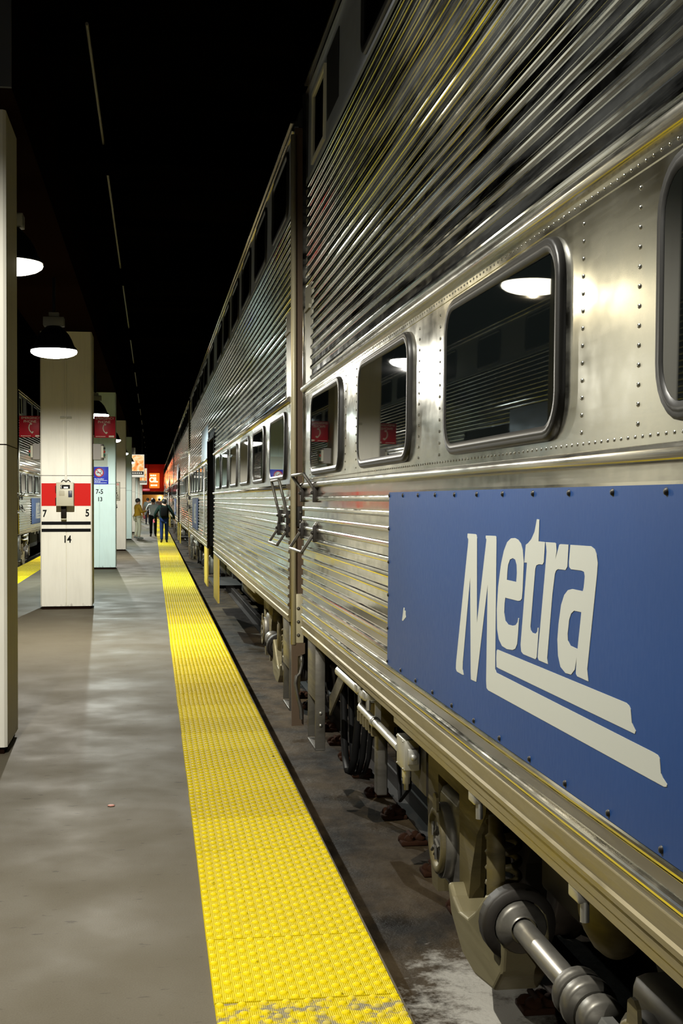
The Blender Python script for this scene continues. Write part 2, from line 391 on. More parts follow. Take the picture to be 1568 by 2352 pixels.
for i in range(66):
    y = 14 + .606*(i+.5)
    o = t0.copy(); COL.objects.link(o)
    o.location = (-2.885, y, 0); o.rotation_euler.z = PI
    g = 'yellow tactile tiles along the left platform edge'
    tag(o, 'yellow tactile tile on the far left platform edge, glimpsed between the two front columns', 'floor tile', g)

# ---------------------------------------------------------------- rails and clips
def rail(x, label):
    p = [(-.075,0),(.075,0),(.075,.012),(.012,.028),(.010,.125),(.034,.135),(.036,.165),(.030,.175),(-.030,.175),(-.036,.165),(-.034,.135),(-.010,.125),(-.012,.028),(-.075,.012)]
    b = MB().extrude([(x+u, ZS+w) for u, w in p], 'y', -23.9, 121.4)
    return tag(b.build('track_rail', M['rail'], origin=(x,0,ZS)), label, 'rail', 'running rails')
for x, l in ((1.79,'dark steel running rail under the right train, the one nearest the platform'),(3.29,'dark steel running rail under the right train, the one farther from the platform'),
             (-4.16,'dark steel running rail under the left train, nearest the platform'),(-5.66,'dark steel running rail under the left train, farther from the platform')):
    rail(x, l)
def clip_mesh(seed):
    rnd = random.Random(seed); b = MB()
    b.bbox(-.085,.085,-.07,.07,0,.03,.008)
    bm_pts = [(-.03,-.03,.035),(.02,.03,.045),(-.05,.02,.03),(.045,-.02,.04)]
    for p in bm_pts: b.ball(p, (rnd.uniform(.03,.045), rnd.uniform(.03,.05), rnd.uniform(.025,.04)), 0, 8, 5)
    b.cyl((-.02,-.06,.06),(-.02,.06,.06),.014,8)
    return b
for i in range(14):
    y = 5.26 + .665*i
    o = clip_mesh(i).build('rail_clip', M['rust'], origin=(0,0,0)); o.location = (1.62, y, ZS)
    tag(o, 'rusty rail clip on the slab under the near car, %s from the photo bottom' % ORD[i], 'rail clip', 'rusty rail clips along the near rail')
# ---------------------------------------------------------------- the rail car (built once, then copied)
YA, YB, XC = 8.73, -17.87, 2.54
YC = (YA+YB)/2; ZR = ZS + .175
def xs(z): return 1.02 + .0119*(z-1.3)
car = empty('rail_car', (XC, YC, ZR), 'fluted stainless steel double-deck rail car nearest the camera, with a blue lettered panel', 'train car', 'rail cars on the right-hand track')
def side(t): return lambda y, z, d: (xs(z) - t - d, y, z)
def rr(y0, y1, z0, z1, r, n=6):
    out = []
    for cx, cz, a0 in ((y1-r, z1-r, 0), (y0+r, z1-r, PI/2), (y0+r, z0+r, PI), (y1-r, z0+r, 1.5*PI)):
        out += [(cx + r*math.cos(a0 + PI/2*i/n), cz + r*math.sin(a0 + PI/2*i/n)) for i in range(n+1)]
    return out
def ring(b, y0, y1, z0, z1, r, prof, mi=0):
    """sweep (inset, height) profile round a rounded rectangle on the car side"""
    loops = [[(xs(z)-h, y, z) for y, z in rr(y0+i, y1-i, z0+i, z1-i, max(r-i, .012))] for i, h in prof]
    n = len(loops[0]); vs = [p for L in loops for p in L]
    b.add(vs, [(q*n+k, q*n+(k+1) % n, (q+1)*n+(k+1) % n, (q+1)*n+k) for q in range(len(loops)-1) for k in range(n)], mi, True)
    return b
# core and roof
DL, DR = YC+1.25, YC-1.25                          # door opening (far and near jamb)
def coreseg(b, z0, z1, y0, y1, x0=None):
    xa, xb = (x0, x0) if x0 else (xs(z0)+.03, xs(z1)+.03)
    b.extrude([(xa,z0),(xb,z1),(2*XC-xs(z1)-.03,z1),(2*XC-xs(z0)-.03,z0)], 'y', y0, y1)
b = MB(); coreseg(b, 2.74, 4.43, YB+.02, YA-.02); coreseg(b, .76, 2.74, YB+.02, DR); coreseg(b, .76, 2.74, DL, YA-.02); coreseg(b, .76, 2.74, DR, DL, 1.9)
b.build('body_shell', M['core'], car)
x0 = xs(4.43)
arc = [(x0, 4.43)] + [(XC - (XC-x0-.02)*math.cos(a), 4.47 + .34*math.sin(a)**.8) for a in [PI*i/24 for i in range(25)]] + [(2*XC-x0, 4.43)]
MB().extrude(arc, 'y', YB, YA, smooth=True).build('roof', M['roof'], car)
g = MB()
for z, h in ((4.405,.018),(4.462,.028)):
    g.extrude([(xs(z)+.02,z-.008),(xs(z)-h,z-.010),(xs(z)-h-.004,z),(xs(z)-h,z+.010),(xs(z)+.02,z+.008)], 'y', YB+.01, YA-.01, smooth=True)
g.build('roof_gutter', M['trim'], car)
# fluted sheets
def flutes(b, z0, z1, n, y0, y1, h=.0125, frac=.46):
    p = (z1-z0)/n; prof = [(xs(z0)+.03, z0)]
    prof.append((xs(z0), z0))
    for i in range(n):
        a = z0 + p*i; w = p*frac; s = a + p*(1-frac)/2
        for k in range(9):
            t = k/8; z = s + w*(.5-.5*math.cos(PI*t)); prof.append((xs(z) - h*math.sin(PI*t)**.75 if 0 < t < 1 else xs(z), z))
    prof += [(xs(z1), z1), (xs(z1)+.03, z1)]
    b.extrude(prof, 'y', y0, y1, smooth=False)
b = MB(); NL = 13
flutes(b, .812, 1.677, NL, DL+.06, YA-.01); flutes(b, .812, 1.677, NL, YB+.01, DR-.06)
b.build('lower_fluting', M['flute_low'], car)
b = MB(); zq = 2.405; pz = (3.79-zq)/21
flutes(b, zq+10*pz, 3.79, 11, YB+.01, YA-.01)
flutes(b, zq, zq+10*pz, 10, DL+3.2, YA-.37); flutes(b, zq, zq+10*pz, 10, YB+.37, DR-.06)
flutes(b, zq+7*pz, zq+10*pz, 3, DR-.06, DL+.06)
b.build('upper_fluting', M['flute'], car)
b = MB()
for ya, yb in ((YA-.37, YA-.02), (YB+.02, YB+.37)):
    b.box(xs(2.7)-.004, xs(2.7)+.03, ya, yb, 2.405, zq+10*pz)
    b.box(xs(2.9)-.02, xs(2.9), ya+.04, yb-.04, 2.90, 2.925)
b.build('corner_plate', M['corner'], car)
MB().box(xs(2.6)-.003, xs(2.6)+.03, DL+.06, DL+3.19, 2.40, zq+10*pz).build('door_pocket_sheet', M['pocket'], car)
# window band with rivets
b = MB()
def band(b, z0, z1, y0, y1, t=.0):
    b.extrude([(xs(z0)+.03,z0),(xs(z0)-t,z0),(xs(z1)-t,z1),(xs(z1)+.03,z1)], 'y', y0, y1)
band(b, 1.752, 2.373, DL+.06, YA-.01); band(b, 1.752, 2.373, YB+.01, DR-.06)
band(b, 1.752, 1.788, YB+.02, DR-.07, .003); band(b, 1.752, 1.788, DL+.07, YA-.02, .003)
band(b, 2.338, 2.373, YB+.02, DR-.07, .003); band(b, 2.338, 2.373, DL+.07, YA-.02, .003)
def rivet(b, y, z, r=.0065, t=0.):
    vs = [(xs(z)-t, y+r*math.cos(2*PI*k/6), z+r*math.sin(2*PI*k/6)) for k in range(6)] + [(xs(z)-t-r*.45, y+r*.6*math.cos(2*PI*k/6), z+r*.6*math.sin(2*PI*k/6)) for k in range(6)]
    b.add(vs, [(k, (k+1) % 6, 6+(k+1) % 6, 6+k) for k in range(6)] + [(6,7,8,9,10,11)], 0, True)
WIN = [(YA-.46-1.925*k-1.30, YA-.46-1.925*k) for k in range(6)]
WINB = [(YB+.32+1.925*k, YB+.32+1.925*k+1.30) for k in range(6)]
for y0, y1 in WIN:
    for yy in (y0-.13, y1+.13):
        for i in range(13): rivet(b, yy, 1.80+.042*i)
y = YA-.05
while y > YA-8.5:
    rivet(b, y, 1.772, .005, .003); rivet(b, y, 2.353, .005, .003); y -= .042
b.build('window_band', M['band'], car)
def moulding(b, z, hgt, out, y0, y1):
    prof = [(xs(z)+.03, z-hgt/2), (xs(z), z-hgt/2)] + [(xs(z) - out*math.sin(PI*t)**.6, z - hgt/2 + hgt*(.5-.5*math.cos(PI*t))) for t in [i/10 for i in range(1,10)]] + [(xs(z), z+hgt/2), (xs(z)+.03, z+hgt/2)]
    b.extrude(prof, 'y', y0, y1, smooth=True)
b = MB()
for ya, yb in ((DL+.06, YA-.01), (YB+.01, DR-.06)):
    moulding(b, 1.733, .042, .030, ya, yb)
    band(b, 1.677, 1.715, ya, yb)
b.build('belt_rail', M['trim'], car)
b = MB()
for ya, yb in ((DL+.06, YA-.01), (YB+.01, DR-.06)):
    moulding(b, 2.389, .044, .034, ya, yb)
b.build('window_head_rail', M['trim'], car)
b = MB(); band(b, 3.79, 4.43, YB+.01, YA-.01)
band(b, 3.79, 3.812, YB+.01, YA-.01, .012)
b.build('gallery_band', steel('gallery_sheet', (.38,.41,.44), .42, .08, .1, metal=.6), car)
b = MB()
for ya, yb in ((DL+.06, YA-.005), (YB+.005, DR-.06)):
    b.extrude([(xs(.8)+.05,.718),(xs(.8)-.002,.718),(xs(.8)-.002,.748),(xs(.8)-.012,.752),(xs(.8)-.012,.765),(xs(.8)-.004,.770),(xs(.8)-.004,.812),(xs(.8)+.05,.812)], 'y', ya, yb)
b.build('side_sill', M['sill'], car)
b = MB()
for ya, yb in ((YA-3.35, YA-8.2), (YB+8.2, YB+3.35)):
    MB().box(xs(.7)+.004, xs(.7)+.02, min(ya,yb), max(ya,yb), .690, .72).build('sill_flange', M['sill'], car)
# windows: rounded gasket and tinted pane
GASK = [(0,.0),(.003,.014),(.010,.020),(.017,.017),(.020,.019),(.029,.020),(.032,.017),(.040,.017),(.043,.006)]
def lean_pane(yc): return lambda y, z, d: (xs(z) - .0085 - d - (y-yc)*.0077, y, z)      # panes sit slightly askew in their rubber
for y0, y1 in WIN + WINB:
    f = ring(MB(), y0, y1, 1.79, 2.325, .125, GASK).build('window', M['gasket'], car)
    MB().plate(rr(y0+.035, y1-.035, 1.825, 2.29, .092), [], lean_pane((y0+y1)/2), 0, .003).build('pane', M['pane'], f)
for i, (y0, y1) in enumerate(WIN[1:] + WINB + [(YC-.65, YC+.65)]):
    f = ring(MB(), y0+.03, y1+.03, 3.835, 4.36, .11, GASK).build('gallery_window', M['gasket'], car)
    MB().plate(rr(y0+.065, y1-.005, 3.87, 4.325, .08), [], side(.006), 0, .003).build('pane', M['pane'], f)
f = MB().plate([(YA-.93,3.84),(YA-.31,3.84),(YA-.31,4.305),(YA-.93,4.305)], [[(YA-.905,3.865),(YA-.335,3.865),(YA-.335,4.28),(YA-.905,4.28)]], side(0), 0, .016).build('gallery_sash', M['white_frame'], car)
MB().plate([(YA-.905,3.865),(YA-.335,3.865),(YA-.335,4.28),(YA-.905,4.28)], [], side(.002), 0, .003).build('pane', M['pane'], f)
MB().box(xs(4.1)-.002, xs(4.1)+.02, YA-1.48, YA-.97, 3.82, 4.33).build('recess_shade_plate', M['black'], car)  # flat black plate carries the shade of the recess
# blue panel with the lettering
PX = .016
bp = MB().plate([(1.42,.930),(5.43,.930),(5.43,1.669),(1.42,1.669)], [], side(PX), 0, .0025).build('blue_panel', M['blue'], car)
def decal(name, outer, holes=()):
    MB().plate(outer, list(holes), side(PX+.0025), 0, .0012).build(name, M['blue_letter'], bp)
decal('letter', LG_M); decal('letter', LG_E, [LG_EH]); decal('letter', LG_T); decal('letter', LG_R); decal('letter', LG_A, [LG_AH]); decal('underline', LG_ST)
MB().plate(LG_CHIP, [], side(PX+.0025), 0, .0008).build('paint_chip', M['blue_letter'], bp)
sp = [(5.42-.30*i, 1.655) for i in range(14)] + [(5.42-.30*i, .945) for i in range(14)] + [(5.42, 1.655-.142*i) for i in range(1,5)] + [(1.43, 1.655-.142*i) for i in range(1,5)]
for y, z in sp:
    MB().lathe([(.0001,-.006),(.006,-.005),(.009,0)], (xs(z)-PX-.0025, y, z), 'x', 8).build('screw', M['screw'], bp)
# door, handrails and step well
MB().box(1.86, 1.898, DR+.01, DL-.01, .78, 2.72).build('doorway', M['black'], car)
b = MB()
for y in (DR-.06, DL+.0):
    b.box(xs(1.8)-.012, xs(1.8)+.03, y, y+.06, .72, 2.72)
b.box(xs(2.7)-.012, xs(2.7)+.03, DR-.06, DL+.06, 2.70, 2.76)
DKB = mat('dark_brown_door_edge', (.010,.006,.004), .8, spec=.05)
b.build('door_frame', DKB, car)
b = MB()
for y0, y1 in ((DR-1.4, DR), (DL, DL+1.4)):
    MB().box(xs(.4)+.004, xs(.4)+.03, y0, y1, .0, .715).build('step_well', M['yellow_step'], car)
MB().box(xs(.3)+.02, 1.5, DR+.001, DL-.001, .14, .19).build('step', M['dark_iron'], car)
for s in (DL+.22,):
    MB().tube([(xs(2.1),s,2.05),(xs(2)-.06,s,2.02),(xs(2)-.06,s,1.0),(xs(1)-.06,s,.96),(xs(1),s,.93)], .012, 8).build('door_handrail', M['dullsteel'], car)
# ends
for ye, sgn in ((YA, 1), (YB, -1)):
    MB().box(xs(2)+.03, 2*XC-xs(2)-.03, ye-.02 if sgn > 0 else ye-.0, ye if sgn > 0 else ye+.02, .62, 4.42).build('end_wall', M['endwall'], car)
    MB().box(1.9, 3.18, min(ye, ye+sgn*.41), max(ye, ye+sgn*.41), .85, 3.3).build('diaphragm', M['black'], car)
# far-end corner: polished half-round edge
MB().extrude([(xs(1)+.035 - .035*math.cos(a), YA + .02*math.sin(a)) for a in [PI*i/8 - PI/2 for i in range(9)]], 'z', .74, 4.40, smooth=True).build('corner_post', M['trim'], car)
# rear-end corner: beige channel, hinge block, bracket and hanging plate
MB().extrude([(1.047 + .022*math.cos(a), YB - .012 + .03*math.sin(a)) for a in [2*PI*i/12 for i in range(12)]], 'z', .55, 4.36, smooth=True).build('corner_post', M['endpost'], car)
h = MB().bbox(1.07, 1.125, YB-.045, YB, 1.43, 1.585, .005).build('hinge_block', M['dark_iron'], car)
for z in (1.475, 1.54): MB().ball((1.095, YB-.048, z), (.012,.012,.012)).build('bolt', M['cast'], h)
h = MB().bbox(1.045, 1.12, YB-.03, YB, .56, .93, .005).build('buffer_bracket', M['endpost'], car)
for z in (.62, .72, .82): MB().ball((1.08, YB-.032, z), (.013,.013,.013)).build('bolt', M['cast'], h)
MB().plate([(1.03,.56),(1.13,.56),(1.13,.48),(1.075,.46),(1.075,.2),(1.12,.06),(1.12,-.06),(1.03,-.06)], [], lambda x, z, d: (x, YB-.03+d, z), 0, .03).build('hanger_plate', M['endwall'], car)
MB().tube([(1.10,YB-.06,.47),(1.10,YB-.07,.40),(1.085,YB-.08,.34),(1.06,YB-.09,.32),(1.05,YB-.09,.27),(1.065,YB-.09,.18),(1.09,YB-.09,.08),(1.095,YB-.09,.0)], .013, 8).ball((1.10,YB-.06,.43),(.02,.02,.045)).build('uncoupling_lever', M['cast'], car)
# grab irons
def grab(y0, y1, zf, zt, xo, r=.011):
    """foot level zf, bar level zt, bar this far out at xo"""
    s = 1 if zt > zf else -1
    x = xs(zf)
    b = MB().tube([(x+.0,y0,zf-.05*s),(x-.018,y0,zf-.02*s),(x-.022,y0,zf+.02*s),(xo,y0,zt-.01*s),(xo-.004,y0+.006,zt),(xo-.004,y1-.006,zt),(xo,y1,zt-.01*s),(x-.022,y1,zf+.02*s),(x-.018,y1,zf-.02*s),(x,y1,zf-.05*s)], r, 8)
    g = b.build('grab_iron', M['cast'], car)
    for y in (y0, y1):
        MB().bbox(x-.028, x+.004, y-.032, y+.02, zf-.07, zf+.035, .006).ball((x-.03, y-.012, zf-.01), (.014,.012,.012)).build('grab_foot', M['dark_iron'], g)
grab(YA-.70, YA-.03, 1.69, 1.80, .945); grab(YA-.73, YA-.03, 1.44, 1.305, .93)
grab(YB+.05, YB+.67, 1.52, 1.785, .945); grab(YB+.06, YB+.74, 1.42, 1.293, .935)
# stirrup steps below the sill
def stirrup(y0, y1):
    b = MB(); X0, X1 = 1.035, 1.10
    b.bbox(X0, X1, y0, y0+.014, .02, .72, .003).bbox(X0, X1, y1-.014, y1, .04, .72, .003).bbox(X0, X1, y0, y1, .015, .032, .003)
    b.bbox(X0, X0+.012, y0+.012, y1-.012, .335, .72, .002)
    g = b.build('sill_step', M['cast'], car)
    for y, z in ((y0-.003,.26),(y0-.003,.18)): MB().ball((X0+.035,y,z), (.012,.008,.012), 0, 8, 5).build('bolt', M['dullsteel'], g)
stirrup(YA-.53, YA-.13); stirrup(YB+.20, YB+.66)
MB().plate([(7.55,.68),(8.22,.36),(8.22,.24),(7.45,.62)], [], lambda y, z, d: (1.13+d, y, z), 0, .012).build('step_brace', M['cast'], car)
# pipes, hoses and boxes hanging under the near end
MB().tube([(1.065,7.30,.655),(1.06,7.27,.655),(1.06,6.35,.655),(1.07,6.2,.67)], [.022,.03,.03,.03], 12).build('sill_pipe', M['conduit'], car)
c = MB().tube([(1.17,6.82,.56),(1.115,6.81,.535),(1.10,6.77,.527),(1.10,5.69,.518)], .0205, 10).build('cable_conduit', M['conduit'], car)
MB().lathe([(.022,-.02),(.028,-.015),(.028,.015),(.022,.02)], (1.10,6.33,.524), 'y', 12).box(1.10,1.13,6.325,6.335,.53,.66).build('pipe_clamp', M['dullsteel'], c)
j = MB().bbox(1.088, 1.160, 5.52, 5.69, .445, .585, .006).build('junction_box', M['grey_box'], car)
MB().bbox(1.104, 1.150, 5.505, 5.522, .475, .545, .004).lathe([(.0001,-.022),(.012,-.022),(.014,-.018),(.014,0)], (1.127,5.507,.51), 'y', 12).build('push_button', M['dullsteel'], j)
MB().lathe([(.0001,-.10),(.011,-.10),(.011,-.075),(.017,-.072),(.017,-.045),(.020,-.042),(.020,0)], (1.115,5.60,.447), 'z', 12).build('cable_gland', M['conduit'], j)
for y, z in ((5.535,.575),(5.675,.575),(5.535,.455),(5.675,.455)): MB().ball((1.087,y,z),(.004,.005,.005),0,6,4).build('bolt', M['dullsteel'], j)
MB().box(1.162, 1.172, 5.40, 5.72, .36, .70).build('mounting_plate', M['dark_iron'], car)
for k, (y, x) in enumerate(((6.45,1.05),(6.20,1.05),(4.05,1.05),(3.03,1.05))):
    MB().bbox(x-.03, x+.03, y-.04, y+.04, .655, .70, .006).cyl((x-.01,y-.03,.66),(x-.01,y-.03,.61),.012,8).build('cable_clip', M['dullsteel'], car)
for q, dx in enumerate((0,.05,.09)):
    MB().tube([(1.26+dx,8.52,.66),(1.26+dx,8.48,.40),(1.26+dx,8.44,.06),(1.255+dx,8.36,-.06),(1.25+dx,8.22,-.12-.02*q),(1.25+dx,8.08,-.10),(1.26+dx,8.0,.0),(1.28+dx,7.95,.3),(1.3+dx,7.93,.62)], .024-.004*q, 8).build('air_hose', M['black'], car)
MB().tube([(1.40,7.25,.66),(1.38,7.18,.2),(1.37,7.05,-.05),(1.39,6.9,.05),(1.4,6.85,.3)], .012, 8).build('air_hose', M['black'], car)
MB().bbox(1.24,1.30,7.06,7.16,-.02,.66,.008).build('hanger_bar', M['cast'], car)
b = MB().bbox(1.17,1.30,6.74,7.30,.42,.66,.006)
for i in range(6): b.box(1.16,1.28,6.76+.095*i,6.80+.095*i,.37,.43)
b.build('terminal_comb', M['frame_paint'], car)
# bogies
def bogie(yc, s):
    """s = +1: bolster rod on the side towards -y"""
    Y = lambda v: yc + s*v
    def bx(b, xa, xb, a, c, z0, z1, bev=.02): return b.bbox(xa, xb, min(Y(a),Y(c)), max(Y(a),Y(c)), z0, z1, bev)
    b = MB()
    pts = [(1.72,.42),(1.62,.50),(.55,.50),(.40,.40),(-.40,.40),(-.55,.50),(-1.62,.50),(-1.72,.42),(-1.72,-.10),(-1.52,-.10),(-1.50,.26),(-1.42,.33),(-1.02,.33),(-.96,.24),(-.92,-.16),(-.80,-.16),(-.74,.10),(-.62,.24),(-.45,.26),(-.4,.2),(.4,.2),(.45,.26),(.62,.24),(.74,.10),(.80,-.16),(.92,-.16),(.96,.24),(1.02,.33),(1.42,.33),(1.50,.26),(1.52,-.10),(1.72,-.10)]
    b.extrude([(Y(u), z) for u, z in pts], 'x', 1.56, 1.66)
    b.extrude([(Y(u), z) for u, z in pts], 'x', 3.61, 3.72)
    bx(b, 1.47, 3.61, -.25, .25, .15, .42)
    bo = b.build('bogie', M['dark_iron'], car)
    for q in ((1,) if s > 0 else (1, -1)):
        MB().extrude([(Y(q*u), z) for u, z in [(1.75,.52),(.50,.52),(.56,.36),(.70,.24),(.80,.05),(.88,-.22),(1.00,-.22),(1.01,.34),(1.43,.34),(1.44,-.22),(1.56,-.22),(1.66,.1)]], 'x', 1.335, 1.40).build('pedestal', M['frame_paint'], bo)
    for u in (1.22, -1.22):
        b = MB(); bx(b, 1.33, 1.52, u-.2, u+.2, -.14, .31, .05)
        b.extrude([(Y(u+.17*math.cos(a)), .085+.17*math.sin(a)) for a in [2*PI*i/20 for i in range(20)]], 'x', 1.29, 1.36, smooth=True)
        b.build('axle_box', M['cast'], bo)
        c = (1.275, Y(u), .085)
        b = MB().lathe([(.148,.02),(.150,.0),(.140,-.006),(.118,-.006),(.112,.004),(.105,.012)], c, 'x', 28)
        b.plate([(Y(u)-.045,.20),(Y(u)+.045,.20),(Y(u)+.035,.285),(Y(u)+.012,.300),(Y(u)-.012,.300),(Y(u)-.035,.285)], [], lambda y, z, d: (1.27+d, y, z), 0, .012)
        b.build('journal_cover', M['frame_paint'], bo)
        b = MB().lathe([(.0001,-.004),(.03,-.004),(.034,.006),(.100,.010),(.106,.012)], c, 'x', 24)
        for a in (.6, 1.7, 2.8, 3.9, 5.0): b.tube([(1.27, Y(u)+.03*math.cos(a), .085+.03*math.sin(a)), (1.272, Y(u)+.085*math.cos(a+.5), .085+.085*math.sin(a+.5))], .008, 6)
        b.build('journal_hub', M['cast'], bo)
        for xw in (1.79, 3.29):
            w = 1 if xw < XC else -1
            MB().lathe([(.0001,-.04),(.10,-.05),(.12,-.02),(.34,-.01),(.36,-.055),(.425,-.055),(.425,.06),(.445,.065),(.445,.085),(.36,.08),(.34,.03),(.10,.05),(.0001,.05)], (xw, Y(u), .070), 'x', 32).build('wheel', M['wheel'], bo)
            if w < 0: break
        MB().cyl((1.5, Y(u), .070), (3.6, Y(u), .070), .075, 12).build('axle', M['dark_iron'], bo)
    for u in (.52, -.52):
        xq = 1.40 if u > 0 else 1.78
        hp = [(xq+.062*math.cos(2*PI*t*5.5), Y(u)+.062*math.sin(2*PI*t*5.5), .0+.34*t) for t in [i/80 for i in range(81)]]
        MB().tube(hp, .015, 6).build('coil_spring', M['frame_paint'], bo)
    MB().lathe([(.0001,-.22),(.03,-.22),(.03,-.18),(.037,-.17),(.037,.12),(.03,.13),(.03,.20),(.0001,.20)], (1.33, Y(.38), .20), 'z', 16).build('shock_absorber', M['frame_paint'], bo)
    # anchor bracket, rod and its bushed ends
    hk = [(.96,-.035),(.93,-.02),(.86,-.06),(.74,-.09),(.62,-.075),(.48,.0),(.34,.10),(.22,.15),(.10,.13),(.06,.03),(.09,-.12),(.20,-.22),(.45,-.26),(.72,-.24),(.90,-.15)]
    b = MB().extrude([(Y(u), z) for u, z in hk], 'x', 1.27, 1.45)
    a = b.build('anchor_bracket', M['bracket'], bo)
    m = a.modifiers.new('bevel', 'BEVEL'); m.width = .022; m.segments = 3; m.limit_method = 'ANGLE'
    zr = .058
    MB().lathe([(.10,-.03),(.135,-.03),(.14,-.015),(.14,.05),(.10,.05)], (1.345, Y(.12), zr), 'y', 24).build('bush_collar', M['dark_iron'], bo)
    MB().lathe([(.0001,-.05),(.085,-.05),(.095,-.035),(.095,.03),(.085,.045),(.055,.05),(.05,.06)] if s < 0 else [(.0001,.05),(.085,.05),(.095,.035),(.095,-.03),(.085,-.045),(.055,-.05),(.05,-.06)], (1.345, Y(.10), zr), 'y', 24).build('rod_bush', M['cast'], bo)
    MB().cyl((1.345, Y(.06), zr), (1.345, Y(-.60), zr), .042, 20).build('anchor_rod', M['rodsteel'], bo)
    b = MB()
    for q, r, t in ((-.56,.085,.05),(-.66,.088,.07),(-.78,.075,.08)):
        b.lathe([(.0001,-t/2),(r-.01,-t/2),(r,-t/2+.012),(r,t/2-.012),(r-.01,t/2),(.0001,t/2)], (1.345, Y(q), zr), 'y', 24)
    b.build('rod_bush', M['cast'], bo)
    b = MB().lathe([(.0001,-.04),(.035,-.04),(.035,.04),(.0001,.04)], (1.345, Y(-.86), zr), 'y', 6, smooth=False)
    b.build('rod_nut', M['dullsteel'], bo)
    MB().ball((1.40, Y(-.72), .40), (.10,.17,.17), 0, 14, 10).build('brake_cylinder', M['frame_paint'], bo)
    MB().bbox(1.26, 1.38, min(Y(1.12),Y(1.30)), max(Y(1.12),Y(1.30)), .50, .66, .01).build('brake_hanger', M['frame_paint'], bo)
    return bo
bogie(4.50, 1); bogie(YB+4.23, -1)
# underfloor equipment between the bogies
for y0, y1, z0 in ((-1.4,1.2,.10),(-4.0,-1.9,.16),(-8.6,-6.3,.12)):
    MB().bbox(1.45, 3.5, y0, y1, z0, .735, .03).build('equipment_box', M['dark_iron'], car)
MB().tube([(1.42,YB+6.6,.48),(1.42,YB+6.65,.48),(1.42,YB+8.2,.48),(1.42,YB+8.25,.48)], [.10,.19,.19,.10], 18).build('air_tank', M['frame_paint'], car)
# ---------------------------------------------------------------- further cars
index_kids()
GR, GL = 'rail cars on the right-hand track', 'rail cars on the left-hand track'
RL = ['second fluted steel rail car on the right track, just beyond the nearest gap', 'third fluted steel rail car on the right track, past the second gap',
      'fourth fluted steel rail car on the right track, beside the walking people', 'farthest rail car on the right track, glowing pinkish near the red-lit end wall']
for i in range(4):
    c = copy_tree(car); c.location = (XC, YC + 27.46*(i+1), ZR); c['label'] = RL[i]; c['group'] = GR
LL = ['left-track rail car nearest the camera, mirrored in the near train windows', 'left-track rail car, its far end just left of the column numbered 14',
      'left-track rail car whose windows show just beside the column numbered 14', 'rail car on the left track far behind the columns, next to last', 'last rail car on the left track, near the red-lit end wall']
for i in range(5):
    c = copy_tree(car); c.location = (-4.91, -7.76 + 27.46*i, ZR); c.rotation_euler.z = PI; c['label'] = LL[i]; c['group'] = GL

# ---------------------------------------------------------------- columns
COLS = [(8.46,-.925),(19.50,-.893),(30.48,-.850),(41.28,-.832),(52.25,-.822),(63.1,-.82),(74.0,-.82),(84.9,-.82),(95.8,-.82),(106.7,-.82)]
CW, CD = .752, .69
CLAB = ['cream concrete column nearest the camera, cut by the left edge of the photo', 'cream concrete column with a red band, two black lines and the number 14',
        'pale green concrete column with the blue notice and number 13', 'cream concrete column right behind the pale green one, with a buff notice',
        'pale green concrete column that the person in ochre top leans by', 'cream concrete column under the nearer lit poster', 'cream concrete column between the two lit posters',
        'cream concrete column just before the farther lit poster', 'cream concrete column carrying the farther lit poster', 'farthest concrete column, by the red-lit end wall']
cols = []
for i, ((y, xr), lb) in enumerate(zip(COLS, CLAB)):
    x0, x1, c = xr-CW, xr, .018; xm = (x0+x1)/2
    prof = [(x0+c,y),(xm-.006,y),(xm,y+.010),(xm+.006,y),(x1-c,y),(x1,y+c),(x1,y+CD-c),(x1-c,y+CD),(xm+.006,y+CD),(xm,y+CD-.01),(xm-.006,y+CD),(x0+c,y+CD),(x0,y+CD-c),(x0,y+c)]
    org = (xm, y+CD/2, 0)
    zj = 1.99
    b = MB().extrude([p for p in prof], 'z', .045, zj-.004).extrude([p for p in prof], 'z', zj+.004, 4.13)
    o = b.build('concrete_column', M['cool_tint'] if i in (2, 4) else M['cream'], origin=org)
    ORG[o.name] = org; tag(o, lb, 'column', 'platform columns')
    MB().box(x0+.02, x1-.02, y+.02, y+CD-.02, 0, .05).box(x0+.008, x1-.008, y+.008, y+CD-.008, zj-.005, zj+.005).build('base', M['girder'], o)
    cols.append(o)
def onface(name, col, x0, x1, z0, z1, m, y):
    return MB().box(x0, x1, y-.0025, y-.0003, z0, z1).build(name, m, col)
c2 = cols[1]; yf = 19.5; xl, xr = -.893-CW, -.893
onface('red_band', c2, xl+.018, xr-.018, 1.538, 1.875, M['red_paint'], yf)
onface('black_band', c2, xl+.018, xr-.018, 1.257, 1.306, M['black_paint'], yf); onface('black_band', c2, xl+.018, xr-.018, 1.152, 1.200, M['black_paint'], yf)
for t, x, z, s in (('7',-1.583,1.421,.145),('5',-.960,1.428,.150),('14',-1.256,1.038,.148)):
    text_mesh('number', t, s, M['black_paint'], (x, yf-.002, z), FACE_CAM, c2, .001, bold=.004, sx=.82)
c3 = cols[2]
text_mesh('number', '7-5', .155, M['black_paint'], (-1.222, COLS[2][0]-.002, 1.808), FACE_CAM, c3, .001, bold=.003, sx=.85)
text_mesh('number', '13', .135, M['black_paint'], (-1.212, COLS[2][0]-.002, 1.633), FACE_CAM, c3, .001, bold=.003, sx=.9)
onface('faded_patch', c3, -1.345, -1.034, 2.405, 2.70, M['buff'], COLS[2][0])
text_mesh('number', '5', .145, M['black_paint'], (-1.127, COLS[3][0]-.002, 1.396), FACE_CAM, cols[3], .001, bold=.004)
